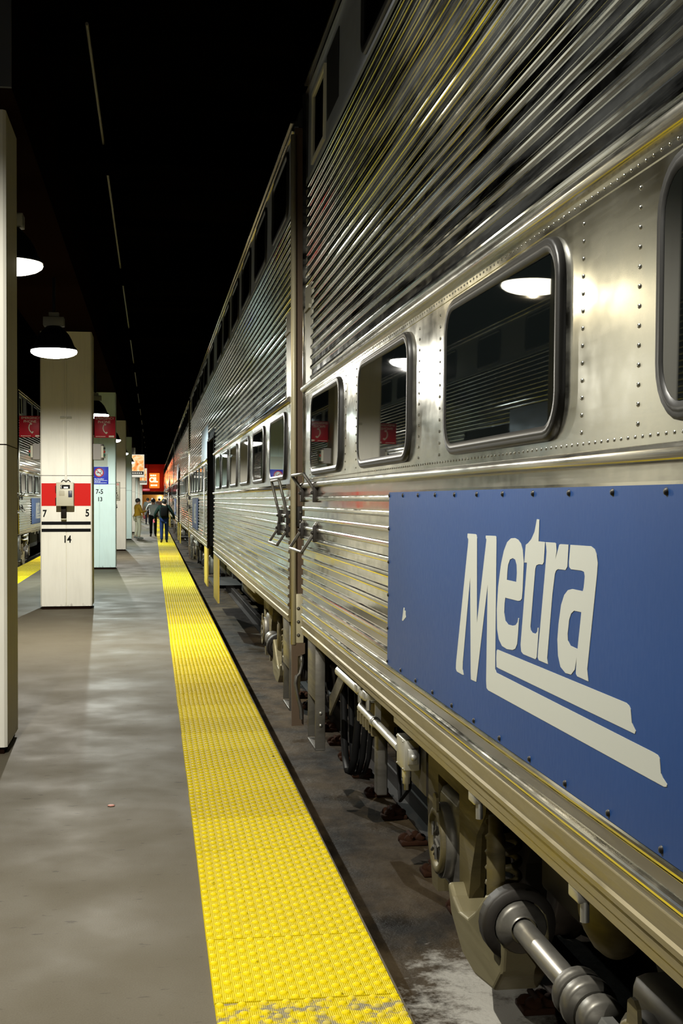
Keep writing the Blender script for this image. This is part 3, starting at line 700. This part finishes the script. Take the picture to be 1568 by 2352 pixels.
# conduit on the face of the second column, running up to the lamp
cd = MB().tube([(-1.272,yf-.018,1.90),(-1.272,yf-.018,4.05)], .0145, 10).build('conduit_pipe', M['cream'], origin=(-1.272,yf,1.9)); ORG[cd.name] = (-1.272,yf,1.9)
tag(cd, 'thin vertical conduit pipe on the front of the column numbered 14', 'pipe')
MB().bbox(-1.355,-1.295,yf-.012,yf,2.832,2.868,.004).bbox(-1.249,-1.185,yf-.012,yf,2.832,2.868,.004).bbox(-1.30,-1.245,yf-.036,yf,2.838,2.862,.003).build('pipe_strap', M['buff'], cd)
MB().tube([(-1.34,yf-.01,1.895),(-1.31,yf-.02,1.925),(-1.27,yf-.034,1.905),(-1.235,yf-.02,1.925),(-1.205,yf-.01,1.895)], .007, 6).build('wire_clip', M['dark_iron'], cd)
# emergency call box
cb = MB().bbox(-1.398,-1.146,yf-.25,yf-.0005,1.537,1.883,.008).build('call_box', M['call_box'], origin=(-1.272,yf,1.537)); ORG[cb.name] = (-1.272,yf,1.537)
tag(cb, 'beige metal emergency call box on the red band of the second column', 'call box')
yb = yf-.25
MB().box(-1.335,-1.198,yb-.003,yb,1.791,1.848).build('label_window', M['black_paint'], cb)
MB().box(-1.288,-1.225,yb-.005,yb-.002,1.797,1.822).build('label_plate', M['sign_white'], cb)
MB().tube([(-1.318,yb-.006,1.842),(-1.326,yb-.006,1.82),(-1.318,yb-.006,1.798)], .005, 6).build('handset_mark', M['sign_white'], cb)
MB().bbox(-1.353,-1.277,yb-.004,yb+.002,1.688,1.760,.003).build('speaker_grille', mat('grille_beige', (.40,.37,.27), .6), cb)
MB().bbox(-1.222,-1.167,yb-.008,yb+.002,1.667,1.763,.004).build('push_plate', mat('dark_blue_plate', (.02,.025,.055), .4), cb)
for z0 in (1.761, 1.585): MB().bbox(-1.418,-1.398,yf-.12,yf-.03,z0,z0+.076,.006).build('hinge', M['black'], cb)
MB().bbox(-1.338,-1.262,yf-.12,yf-.0005,1.36,1.540,.006).build('handset_cradle', mat('very_dark_brown', (.010,.007,.004), .6, spec=.1), cb)
MB().bbox(-1.338,-1.262,yf-.09,yf-.0005,1.335,1.362,.004).build('cradle_lip', M['buff'], cb)
# projecting flag signs and signal boxes on both sides of that column
def handset(b, cx, cz, y, s):
    P = lambda u, v: (cx + u*s, y, cz + v*s)
    pts = [P(.02,.46),P(-.10,.28),P(-.14,.05),P(-.08,-.18),P(.05,-.36),P(.18,-.46)]
    b.tube(pts, [.05*s,.055*s,.06*s,.06*s,.055*s,.05*s], 8)
    b.tube([P(-.03,.46),P(.16,.40)], .085*s, 8); b.tube([P(.12,-.47),P(.28,-.32)], .085*s, 8)
    return b
for x0, x1, sd in ((-.880,-.560,'right'),(-1.997,-1.660,'left')):
    o = MB().bbox(x0, x1, 20.0, 20.02, 2.580, 2.905, .003).build('flag_sign', M['sign_red'], origin=((x0+x1)/2,20.0,2.58)); ORG[o.name] = ((x0+x1)/2,20.0,2.58)
    tag(o, 'red emergency phone sign projecting from the %s side of the column numbered 14' % sd, 'sign', 'emergency phone signs')
    xm = (x0+x1)/2
    text_mesh('lettering', 'EMERGENCY', .049, M['sign_ink'], (xm,19.999,2.872), FACE_CAM, o, .001, sx=1.0)
    text_mesh('lettering', 'PHONE', .056, M['sign_ink'], (xm-.01,19.999,2.818), FACE_CAM, o, .001, sx=1.02)
    handset(MB(), xm-.005, 2.715, 19.998, .155).build('handset_symbol', M['sign_ink'], o)
    b = MB()
    for k in range(6): b.box(x0+.025+.025*k, x0+.043+.025*k, 19.998, 20.0, 2.594, 2.604)
    b.box(x1-.10, x1-.02, 19.998, 20.0, 2.588, 2.612)
    b.build('small_print', M['sign_ink'], o)
    MB().box(x1-.001 if sd == 'left' else x0-.03, x1+.03 if sd == 'left' else x0+.001, 20.003, 20.017, 2.62, 2.87).build('sign_bracket', M['dark_iron'], o)
for xa, xb, sg in ((-.893,-.735,1),(-1.645,-1.803,-1)):
    y0, y1 = 19.72, 20.02; z0, z1 = 2.235, 2.472
    pr = [(xa,y0),(xb-.035*sg,y0),(xb-.012*sg,y0+.02),(xb,y0+.06),(xb,y1),(xa,y1)]
    b = MB().extrude(pr, 'z', z0, z1)
    o = b.build('signal_box', M['signal_box'], origin=((xa+xb)/2,y0,z0)); ORG[o.name] = ((xa+xb)/2,y0,z0)
    tag(o, 'grey-brown signal box with three lenses on the %s side of the column numbered 14' % ('right' if sg > 0 else 'left'), 'signal', 'signal boxes')
    f = MB().extrude([(xb-.03*sg,y0-.004),(xb+.0*sg,y0+.0),(xb+.022*sg,y0+.05),(xb+.022*sg,y1-.04),(xb,y1-.02),(xb-.03*sg,y1-.02)], 'z', z0+.03, z1-.03).build('lens_plate', M['buff'], o)
    for k, mm in enumerate(('lamp_off_dark','lamp_off_red','lamp_off_green')):
        MB().ball((xb+.014*sg, y0+.03, z1-.065-.052*k), (.020,.020,.018), 0, 12, 8).build('signal_lens', M[mm], o)
# blue notice on the pale green column, buff notice on the next
y = COLS[2][0]
o = MB().bbox(-1.355,-1.016,y-.008,y-.0004,1.985,2.394,.002).build('notice_plate', M['sign_blue'], origin=(-1.185,y,1.97)); ORG[o.name] = (-1.185,y,1.97)
tag(o, 'blue no smoking notice with a white disc on the pale green column', 'sign')
MB().lathe([(.0001,-.002),(.095,-.002),(.095,0)], (-1.229,y-.009,2.258), 'y', 28).build('white_disc', M['sign_white'], o)
b = MB().lathe([(.085,-.003),(.108,-.003),(.108,0),(.085,0)], (-1.229,y-.010,2.258), 'y', 32)
b.tube([(-1.295,y-.012,2.322),(-1.163,y-.012,2.194)], .009, 6); b.build('prohibition_ring', M['prohibit_red'], o)
b = MB().box(-1.285,-1.185,y-.0125,y-.0105,2.245,2.262).tube([(-1.18,y-.0115,2.262),(-1.17,y-.0115,2.285),(-1.19,y-.0115,2.30),(-1.175,y-.0115,2.325)], .005, 6)
b.build('cigarette_symbol', M['black_paint'], o)
text_mesh('lettering', 'No Smoking', .047, M['sign_white'], (-1.338,y-.0085,2.108), FACE_CAM, o, .001, align='LEFT', bold=.001, sx=.92)
b = MB()
for z, x1 in ((2.072,-1.045),(2.045,-1.20),(2.018,-1.06)):
    x = -1.338; rnd = random.Random(int(z*1000))
    while x < x1:
        wd = rnd.uniform(.018,.05); b.box(x, min(x+wd, x1), y-.0095, y-.0080, z-.006, z+.006); x += wd+.009
b.build('small_print', M['sign_white'], o)
y = COLS[3][0]
o = MB().bbox(-1.36,-1.010,y-.008,y-.0004,1.589,2.182,.003).build('notice_plate', M['buff'], origin=(-1.185,y,1.589)); ORG[o.name] = (-1.185,y,1.589)
tag(o, 'tall buff notice with red heading on the cream column behind the pale green one', 'sign')
text_mesh('lettering', 'ER', .105, M['prohibit_red'], (-1.10,y-.0085,2.10), FACE_CAM, o, .001, bold=.001)
b = MB()
for z, xx in ((1.99,-1.13),(1.91,-1.13),(1.83,-1.12),(1.76,-1.09)): b.box(xx-.012, xx+.012, y-.0095, y-.008, z-.025, z+.025)
for z in (1.70, 1.65): b.box(-1.15,-1.05, y-.0095, y-.008, z-.008, z+.008)
b.build('small_print', M['girder'], o)
b = MB().plate([(-1.355,1.594),(-1.015,1.594),(-1.015,2.177),(-1.355,2.177)], [[(-1.345,1.604),(-1.025,1.604),(-1.025,2.167),(-1.345,2.167)]], lambda x, z, d: (x, y-.0078-d, z), 0, .0012)
b.build('notice_border', M['girder'], o)

# ---------------------------------------------------------------- lit posters, far signs
pm = mat('lit_poster', (.02,.02,.02), .4); n = NT(pm)
c = n.coord((1,1,1))
d = n.noise(2.6, n.coord((1.2,1,.9)), 5, .6, .8)
col = n.ramp(d, [(.34, (.80,.16,.015)), (.46, (1.,.42,.12)), (.56, (1.,.80,.48)), (.70, (.38,.33,.26))])
n.set('Emission Color', col); n.b.inputs['Emission Strength'].default_value = 1.1
pbar = mat('poster_dark_strip', (.03,.025,.02), .5); pwhite = mat('lit_poster_border', (.1,.1,.1), .5, emit=(1.,.95,.78), estr=.75)
def poster(yp, x0, x1, z0, z1, label):
    o = MB().bbox(x0, x1, yp, yp+.16, z0, z1, .006).build('light_box_poster', pwhite, origin=((x0+x1)/2, yp, z0)); ORG[o.name] = ((x0+x1)/2, yp, z0)
    tag(o, label, 'poster', 'lit posters')
    MB().box(x0+.035, x1-.035, yp-.006, yp, z0+.30, z1-.04).build('picture', pm, o)
    MB().box(x0+.035, x1-.035, yp-.006, yp, z0+.12, z0+.28).build('caption_strip', pbar, o)
    b = MB()
    for k in range(5): b.box(x0+.07+.10*k, x0+.14+.10*k, yp-.010, yp-.006, z0+.17, z0+.23)
    b.build('small_print', pwhite, o)
    MB().box(x0-.012, x0, yp-.01, yp+.17, z0-.01, z1+.01).box(x1, x1+.012, yp-.01, yp+.17, z0-.01, z1+.01).box(x0-.012, x1+.012, yp-.01, yp+.17, z0-.012, z0).box(x0-.012, x1+.012, yp-.01, yp+.17, z1, z1+.012).build('poster_frame', M['girder'], o)
    MB().cyl((x0+.1,yp+.08,z1+.01),(x0+.1,yp+.08,4.135),.02,8).cyl((x1-.1,yp+.08,z1+.01),(x1-.1,yp+.08,5.16),.02,8).build('hanger', M['dark_iron'], o)
poster(62.8, -1.03, -.387, 2.695, 3.792, 'lit poster in orange and white hanging nearest, beyond the fifth column')
poster(95.5, -1.03, -.396, 2.70, 3.90, 'lit poster in orange and white hanging farther, partly behind the nearer one')
redsg = mat('magenta_lit_sign', (.05,.01,.01), .5, emit=(.9,.04,.10), estr=.5)
o = MB().bbox(-.78,-.207,105,105.1,2.31,2.47,.01).build('hanging_sign', redsg, origin=(-.5,105,2.31)); ORG[o.name] = (-.5,105,2.31)
tag(o, 'small dim magenta sign hanging under the far lit poster', 'sign')
MB().cyl((-.7,105.05,2.46),(-.7,105.05,5.16),.015,6).cyl((-.3,105.05,2.46),(-.3,105.05,5.16),.015,6).build('hanger', M['dark_iron'], o)
osg = mat('orange_lit_sign', (.05,.02,.01), .5, emit=(1.,.20,.02), estr=1.1); glyph = mat('yellow_lit_letters', (.1,.1,.05), .5, emit=(1.,.72,.30), estr=3.2)
o = MB().bbox(-.29,.66,121.35,121.59,2.66,4.07,.02).build('illuminated_sign', osg, origin=(.18,121.4,2.66)); ORG[o.name] = (.18,121.4,2.66)
tag(o, 'large glowing orange sign with yellow letters on the red-lit end wall', 'sign')
text_mesh('lettering', 'CIL', .62, glyph, (.10,121.345,3.42), FACE_CAM, o, .01, bold=.03, sx=.86)
b = MB()
for x, wd in ((-.2,.16),(0.0,.2),(.24,.1)): b.box(x, x+wd, 121.33, 121.35, 3.78, 3.92)
for x, wd in ((-.16,.2),(.08,.12),(.24,.2)): b.box(x, x+wd, 121.33, 121.35, 2.86, 3.0)
b.build('small_print', glyph, o)
o = MB().bbox(-2.1,2.8,121.3,121.6,2.05,2.34,.02).build('dark_fascia_mount', M['black'], origin=(.3,121.4,2.05)); tag(o, 'dark fascia beam over the opening in the red-lit end wall', 'beam')
o = MB().lathe([(.0001,-.02),(.09,-.015),(.12,0),(.09,.04),(.0001,.05)], (.72,125.6,1.75), 'y', 16).build('wall_lamp', mat('bright_wall_lamp', (.1,.1,.1), .5, emit=(1,.97,.88), estr=40), origin=(.72,125.6,1.75)); tag(o, 'small bright lamp seen through the opening in the far end wall', 'lamp')
# thin pipe under the ceiling
o = MB()
o.tube([(-.44,9,4.9),(-.44,121,4.9)], .012, 8)
o = o.build('ceiling_pipe', M['mount'], origin=(-.44,9,4.9)); tag(o, 'thin pipe running along the dark ceiling above the platform', 'pipe')

# ---------------------------------------------------------------- lamps
lens_w = mat('lamp_lens_warm', (.9,.9,.85), .3, emit=(1.,.97,.86), estr=26); lens_c = mat('lamp_lens_cool', (.9,.9,.9), .3, emit=(.88,1.,.97), estr=26)
def lamp(loc, label, first=None, cool=False, power=820, tint=None):
    x, y, z = loc
    if first is None:
        r = empty('pendant_lamp', loc, label, 'lamp', 'platform lamps')
        sh = MB().lathe([(.04,.315),(.085,.30),(.12,.265),(.165,.215),(.20,.15),(.225,.085),(.252,.055),(.262,.035),(.252,.035),(.215,.09),(.18,.16),(.10,.25),(.0001,.26)], loc, 'z', 32).build('lamp_shade', M['shade'], r)
        MB().lathe([(.0001,-.052),(.10,-.048),(.17,-.036),(.22,-.020),(.250,.0),(.258,.018),(.250,.036),(.0001,.040)], loc, 'z', 32).build('lens', lens_w, r)
        MB().bbox(x-.115, x+.115, y-.08, y+.08, z+.305, z+.405, .008).bbox(x-.055, x+.055, y-.05, y+.05, z+.405, z+.46, .006).build('mounting_box', M['mount'], r)
        MB().cyl((x, y, z+.44), (x, y, z+1.0), .018, 8).build('stem', M['shade'], r)
    else:
        r = first.copy(); COL.objects.link(r)
        for ch in KIDS[first.name]:
            c = ch.copy(); COL.objects.link(c); c.parent = r
            if cool and ch.name.startswith('lens'):
                c.data = DIM if cool == 'dim' else COOL
        r.location = loc; r['label'] = label
    ld = bpy.data.lights.new('lamp_light', 'SPOT'); ld.energy = power; ld.spot_size = math.radians(176); ld.spot_blend = .22; ld.shadow_soft_size = .014
    ld.color = tint or ((.88,1.,.95) if cool else (1.,.965,.87))
    lo = bpy.data.objects.new('lamp_light', ld); COL.objects.link(lo); lo.location = (x, y, z-.066)
    return r
l0 = lamp((-1.094,14.8,3.28), 'black bell lamp glowing in front of the column numbered 14', None, False, 1050)
index_kids()
COOL = [c for c in KIDS[l0.name] if c.name.startswith('lens')][0].data.copy(); COOL.materials[0] = lens_c
DIM = COOL.copy(); DIM.materials[0] = mat('lamp_lens_yellowish', (.9,.9,.8), .3, emit=(1.,.93,.70), estr=9)
lamp((-1.08,10.05,3.40), 'black bell lamp half hidden by the nearest column', l0, 'dim', 40, (1.,.84,.55))
lamp((-1.06,3.95,4.12), 'black bell lamp out of the frame, unseen, raised to light the upper near car', l0, False, 950)  # unseen lamp, hung higher to light the upper side of the near car
lamp((-1.06,-6.9,3.28), 'black bell lamp out of the frame, unseen, raised to light the upper near car', l0)
lamp((-1.10,25.6,3.26), 'black bell lamp in front of the pale green column, over the red sign', l0, True, 1150)
lamp((-1.13,36.4,3.26), 'black bell lamp peeking out right of the first pale green column', l0, False)
lamp((-1.12,47.2,3.27), 'black bell lamp peeking out right of the fourth column', l0, True)
for k, yy in enumerate((58, 68.9, 79.7, 90.6, 101.4, 112.3)):
    lamp((-1.05,yy,3.25), ['black bell lamp just left of the nearer lit poster','black bell lamp behind the nearer lit poster','black bell lamp between the two lit posters','black bell lamp just before the farther lit poster','black bell lamp behind the farther lit poster','farthest black bell lamp by the red-lit end wall'][k], l0, k % 2 == 1)
for nm, loc, e, colr in (('red_wall_glow',(.2,119.6,3.3),90,(1.,.13,.04)),('concourse_light',(.3,124.2,2.3),80,(1.,.62,.25))):  # red point lamp added before the end wall to spread the sign's glow
    ld = bpy.data.lights.new(nm, 'POINT'); ld.energy = e; ld.color = colr; ld.shadow_soft_size = .25
    lo = bpy.data.objects.new(nm, ld); COL.objects.link(lo); lo.location = loc
# ---------------------------------------------------------------- people
def skin(nodes, edges, root, sub=1):
    ids = list(nodes); me = bpy.data.meshes.new('t')
    me.from_pydata([nodes[i][0] for i in ids], [(ids.index(a), ids.index(b)) for a, b in edges], [])
    o = bpy.data.objects.new('t', me); COL.objects.link(o)
    o.modifiers.new('s', 'SKIN').use_smooth_shade = True
    lay = me.skin_vertices[0].data
    for k, i in enumerate(ids):
        r = nodes[i][1]; lay[k].radius = r if isinstance(r, tuple) else (r, r); lay[k].use_root = (i == root)
    m = o.modifiers.new('u', 'SUBSURF'); m.levels = sub; m.render_levels = sub
    dg = bpy.context.evaluated_depsgraph_get(); dg.update()
    out = bpy.data.meshes.new_from_object(o.evaluated_get(dg)); bpy.data.objects.remove(o)
    for p in out.polygons: p.use_smooth = True
    return out
SKIN = mat('skin', (.42,.24,.16), .55); HAIR = mat('dark_hair', (.012,.009,.008), .6); SHOE = mat('dark_shoes', (.015,.012,.010), .5)
def cloth(nm, c): return mat(nm, c, .85, spec=.1)
def person(loc, face, H, label, top, legs, hair=HAIR, stride=.20, armL=None, armR=None, shoe=SHOE, bag=None, phone=None, item=None, bulk=1.0):
    """figure built facing +y, turned by face; H metres tall"""
    k = H/1.72
    hl = .92*k; sh = 1.42*k
    J = {}
    def V(x, y, z): return Vector((x*k, y*k, z*k))
    J['pel'] = V(0,0,.95); J['sp'] = V(0,.0,1.12); J['ch'] = V(0,.01,1.33); J['nk'] = V(0,.01,1.48); J['hd'] = V(0,.03,1.60); J['tp'] = V(0,.02,1.70)
    for s, n in ((-1,'L'),(1,'R')):
        f = stride*(1 if s > 0 else -1)
        J['hip'+n] = V(.09*s,0,.90); J['kn'+n] = V(.10*s, f*.55+.03, .49 if f > 0 else .50); J['an'+n] = V(.10*s, f*.95-(.03 if f > 0 else .05), .09 if f >= 0 else .12)
        J['to'+n] = J['an'+n] + V(.015*s, .17, -.055 if f >= 0 else -.085)
        J['so'+n] = V(.19*s,0,1.42)
        a = (armL if n == 'L' else armR) or [(.26*s, -f*.35-.02, 1.15), (.27*s, -f*.75+.08, .90)]
        J['el'+n] = V(*a[0]); J['wr'+n] = V(*a[1])
    body = {i: (tuple(J[i]), r*k) for i, r in (('pel',.12),('sp',.115),('ch',.13),('nk',.052),('hd',.088),('tp',.05))}
    E = [('pel','sp'),('sp','ch'),('ch','nk'),('nk','hd'),('hd','tp')]
    body['nose'] = (tuple(J['hd'] + V(0,.105,-.01)), .014*k); E.append(('hd','nose'))
    body['chin'] = (tuple(J['hd'] + V(0,.060,-.085)), .030*k); E.append(('hd','chin'))
    for s, n in ((-1,'L'),(1,'R')):
        body['ear'+n] = (tuple(J['hd'] + V(.095*s,0,-.005)), .016*k); E.append(('hd','ear'+n))
        for i, r in (('hip',.088),('kn',.055),('an',.038),('to',.034),('so',.056),('el',.040),('wr',.027)): body[i+n] = (tuple(J[i+n]), r*k)
        E += [('pel','hip'+n),('hip'+n,'kn'+n),('kn'+n,'an'+n),('an'+n,'to'+n),('ch','so'+n),('so'+n,'el'+n),('el'+n,'wr'+n)]
        d = (J['wr'+n]-J['el'+n]).normalized(); sd = Vector((0,1,0)) if abs(d.y) < .8 else Vector((1,0,0))
        u = d.cross(sd).normalized(); v = u.cross(d)
        pm = J['wr'+n] + d*.055*k; body['pm'+n] = (tuple(pm), (.030*k, .018*k)); E.append(('wr'+n,'pm'+n))
        for q, (off, ln) in enumerate(((-.026,.062),(-.009,.074),(.009,.070),(.026,.055))):
            a = pm + v*off*k + d*.030*k; b = a + d*ln*.55*k - u*.006*k; c = b + d*ln*.45*k - u*.020*k
            for t, p in (('a',a),('b',b),('c',c)): body['f%s%d%s' % (n,q,t)] = (tuple(p), (.0095 if t != 'c' else .0075)*k)
            E += [('pm'+n,'f%s%da' % (n,q)),('f%s%da' % (n,q),'f%s%db' % (n,q)),('f%s%db' % (n,q),'f%s%dc' % (n,q))]
        a = J['wr'+n] + d*.025*k + v*.030*k; b = a + d*.030*k + v*.018*k
        body['t1'+n] = (tuple(a), .011*k); body['t2'+n] = (tuple(b), .009*k); E += [('wr'+n,'t1'+n),('t1'+n,'t2'+n)]
    me = skin(body, E, 'pel'); me.materials.append(SKIN)
    o = bpy.data.objects.new('person', me); COL.objects.link(o); ORG[o.name] = (0,0,0)
    o.location = loc; o.rotation_euler.z = face; tag(o, label, 'person')
    def garment(name, keys, edges, rad, m, root):
        g = skin({i: (tuple(J[i]), tuple(q*k for q in rad[i]) if isinstance(rad[i], tuple) else rad[i]*k) for i in keys}, edges, root); g.materials.append(m)
        c = bpy.data.objects.new(name, g); COL.objects.link(c); c.parent = o; return c
    w = bulk
    J['hem'] = V(0,0,.88)
    for s, n in ((-1,'L'),(1,'R')): J['cu'+n] = J['wr'+n]*.93 + J['el'+n]*.07; J['bt'+n] = J['an'+n] + V(0,0,-.02); J['hm'+n] = V(.07*s,0,.90)
    garment('jacket', ['hem','sp','ch','nk','soL','soR','elL','elR','cuL','cuR','hmL','hmR'],
            [('hem','sp'),('sp','ch'),('ch','nk'),('hem','hmL'),('hem','hmR'),('ch','soL'),('ch','soR'),('soL','elL'),('soR','elR'),('elL','cuL'),('elR','cuR')],
            {'hem':(.17*w,.135*w),'sp':(.175*w,.14*w),'ch':(.19*w,.145*w),'nk':.065,'soL':.078*w,'soR':.078*w,'elL':.058*w,'elR':.058*w,'cuL':.042,'cuR':.042,'hmL':(.13*w,.13*w),'hmR':(.13*w,.13*w)}, top, 'sp')
    garment('trousers', ['pel','hipL','hipR','knL','knR','btL','btR'], [('pel','hipL'),('pel','hipR'),('hipL','knL'),('hipR','knR'),('knL','btL'),('knR','btR')],
            {'pel':(.155*w,.125*w),'hipL':.105,'hipR':.105,'knL':.075,'knR':.075,'btL':.062,'btR':.062}, legs, 'pel')
    b = MB(); b.ball(J['hd'] + V(0,-.022,.035), (.104*k,.112*k,.108*k), 0, 14, 9); hd = b.build('hair', hair, o)
    for n in 'LR':
        a, t = J['an'+n], J['to'+n]
        MB().tube([a + V(0,-.055,-.035), a + V(0,-.02,-.03), (a+t)/2 + V(0,0,-.012), t, t + V(0,.04,-.004)], [.030*k,.044*k,.046*k,.040*k,.020*k], 10).build('shoe', shoe, o)
    if phone: MB().bbox(*phone, .006).build('phone', M['black'], o)
    if item:
        c0, mm, sz = item; MB().bbox(c0[0]-sz[0], c0[0]+sz[0], c0[1]-sz[1], c0[1]+sz[1], c0[2]-sz[2], c0[2]+sz[2], .01).build('held_packet', mm, o)
    if bag:
        MB().bbox(-.15*k,.15*k,-.29*k,-.13*k,1.02*k,1.42*k,.05).build('backpack', bag, o)
        for s in (-1,1): MB().tube([(.10*s*k,-.15*k,1.40*k),(.11*s*k,-.02*k,1.50*k),(.12*s*k,.12*k,1.38*k),(.13*s*k,.13*k,1.15*k)], .018*k, 6).build('strap', bag, o)
    return o
pink = mat('pink_packet', (.75,.12,.18), .5)
person((.43,48.5,.013), .0, 1.62, 'person in dark jacket with black backpack and blue jeans walking on the yellow tiles',
       cloth('dark_green_jacket', (.007,.017,.013)), cloth('blue_jeans', (.014,.030,.10)), stride=.13, bag=cloth('black_bag', (.003,.003,.003)), bulk=1.12,
       armL=[(-.34,-.03,1.16),(-.38,.10,.93)], armR=[(.34,-.05,1.15),(.42,-.06,.90)], item=((-.375,.16,.80), pink, (.035,.05,.06)))
person((.03,57.0,.0), .0, 1.66, 'person in light grey shirt and black trousers walking left of the yellow tiles',
       cloth('light_grey_shirt', (.50,.52,.49)), cloth('black_trousers', (.008,.008,.009)), stride=.18, armL=[(-.30,-.10,1.18),(-.38,-.05,.96)], item=((-.38,-.02,.84), pink, (.04,.04,.07)))
person((-.30,84.5,.0), .0, 1.70, 'person in dark grey top walking away carrying something red, beyond the grey-shirted walker',
       cloth('dark_grey_top', (.16,.20,.19)), cloth('dark_trousers', (.02,.02,.03)), stride=.16, item=((-.27,.09,.80), pink, (.06,.04,.07)))
person((-.60,53.4,.0), -1.15, 1.66, 'person in ochre top and cream trousers standing by a pale green column with phone',
       cloth('ochre_top', (.36,.20,.02)), cloth('cream_trousers', (.60,.56,.42)), stride=.03, shoe=mat('grey_shoes', (.22,.22,.20), .6),
       armL=[(-.24,.08,1.13),(-.08,.36,1.20)], armR=[(.24,.08,1.13),(.08,.36,1.20)], phone=(-.035,.035,.44,.455,1.19,1.33))
person((.02,99,.0), PI, 1.72, 'distant person in pale shirt facing the camera, before the red-lit end wall',
       cloth('pale_shirt', (.55,.55,.52)), cloth('dark_trousers_b', (.03,.03,.03)), stride=.10)
person((.55,106,.0), .0, 1.70, 'farthest person in dark clothes, seen between the walkers before the red-lit end wall',
       cloth('brown_top', (.08,.05,.04)), cloth('dark_trousers_c', (.02,.02,.02)), stride=.12)

# litter on the platform and slab
for (x, y, z), c, lb, s in (((-.22,6.95,.004),(.62,.30,.24),'tiny pink scrap of paper on the concrete platform',.022),((1.02,5.80,ZS+.008),(.50,.62,.03),'tiny yellow-green scrap on the slab beside the white patch',.014)):
    o = MB().ball((x,y,z), (s,s*.8,.005), 0, 7, 4).build('litter_scrap', mat('scrap', c, .6), origin=(x,y,ZS if z < 0 else 0)); tag(o, lb, 'litter')

# ---------------------------------------------------------------- camera, world, view
th = math.atan(434/2950); ph = math.atan(30/2950*math.cos(th))
cam = bpy.data.cameras.new('camera'); co = bpy.data.objects.new('camera', cam); COL.objects.link(co); sc.camera = co
cam.sensor_fit = 'VERTICAL'; cam.sensor_height = 24; cam.sensor_width = 16; cam.lens = 24*2950/2352
cam.clip_start = .05; cam.clip_end = 300
co.location = (0,0,1.64); co.rotation_euler = (PI/2 - ph, 0, -th)
cam.dof.use_dof = False
wd = bpy.data.worlds.new('world'); sc.world = wd; wd.use_nodes = True
wd.node_tree.nodes['Background'].inputs[0].default_value = (0,0,0,1); wd.node_tree.nodes['Background'].inputs[1].default_value = 0
v = sc.view_settings; v.view_transform = 'Standard'; v.look = 'None'; v.gamma = 1; v.use_curve_mapping = False; v.exposure = 0
sc.cycles.max_bounces = 7; sc.cycles.diffuse_bounces = 3; sc.cycles.glossy_bounces = 5; sc.cycles.transmission_bounces = 2
sc.cycles.sample_clamp_indirect = 4.0; sc.cycles.use_denoising = True; sc.cycles.use_adaptive_sampling = True; sc.cycles.adaptive_threshold = .02; sc.cycles.adaptive_min_samples = 16; sc.cycles.caustics_reflective = False; sc.cycles.blur_glossy = .2
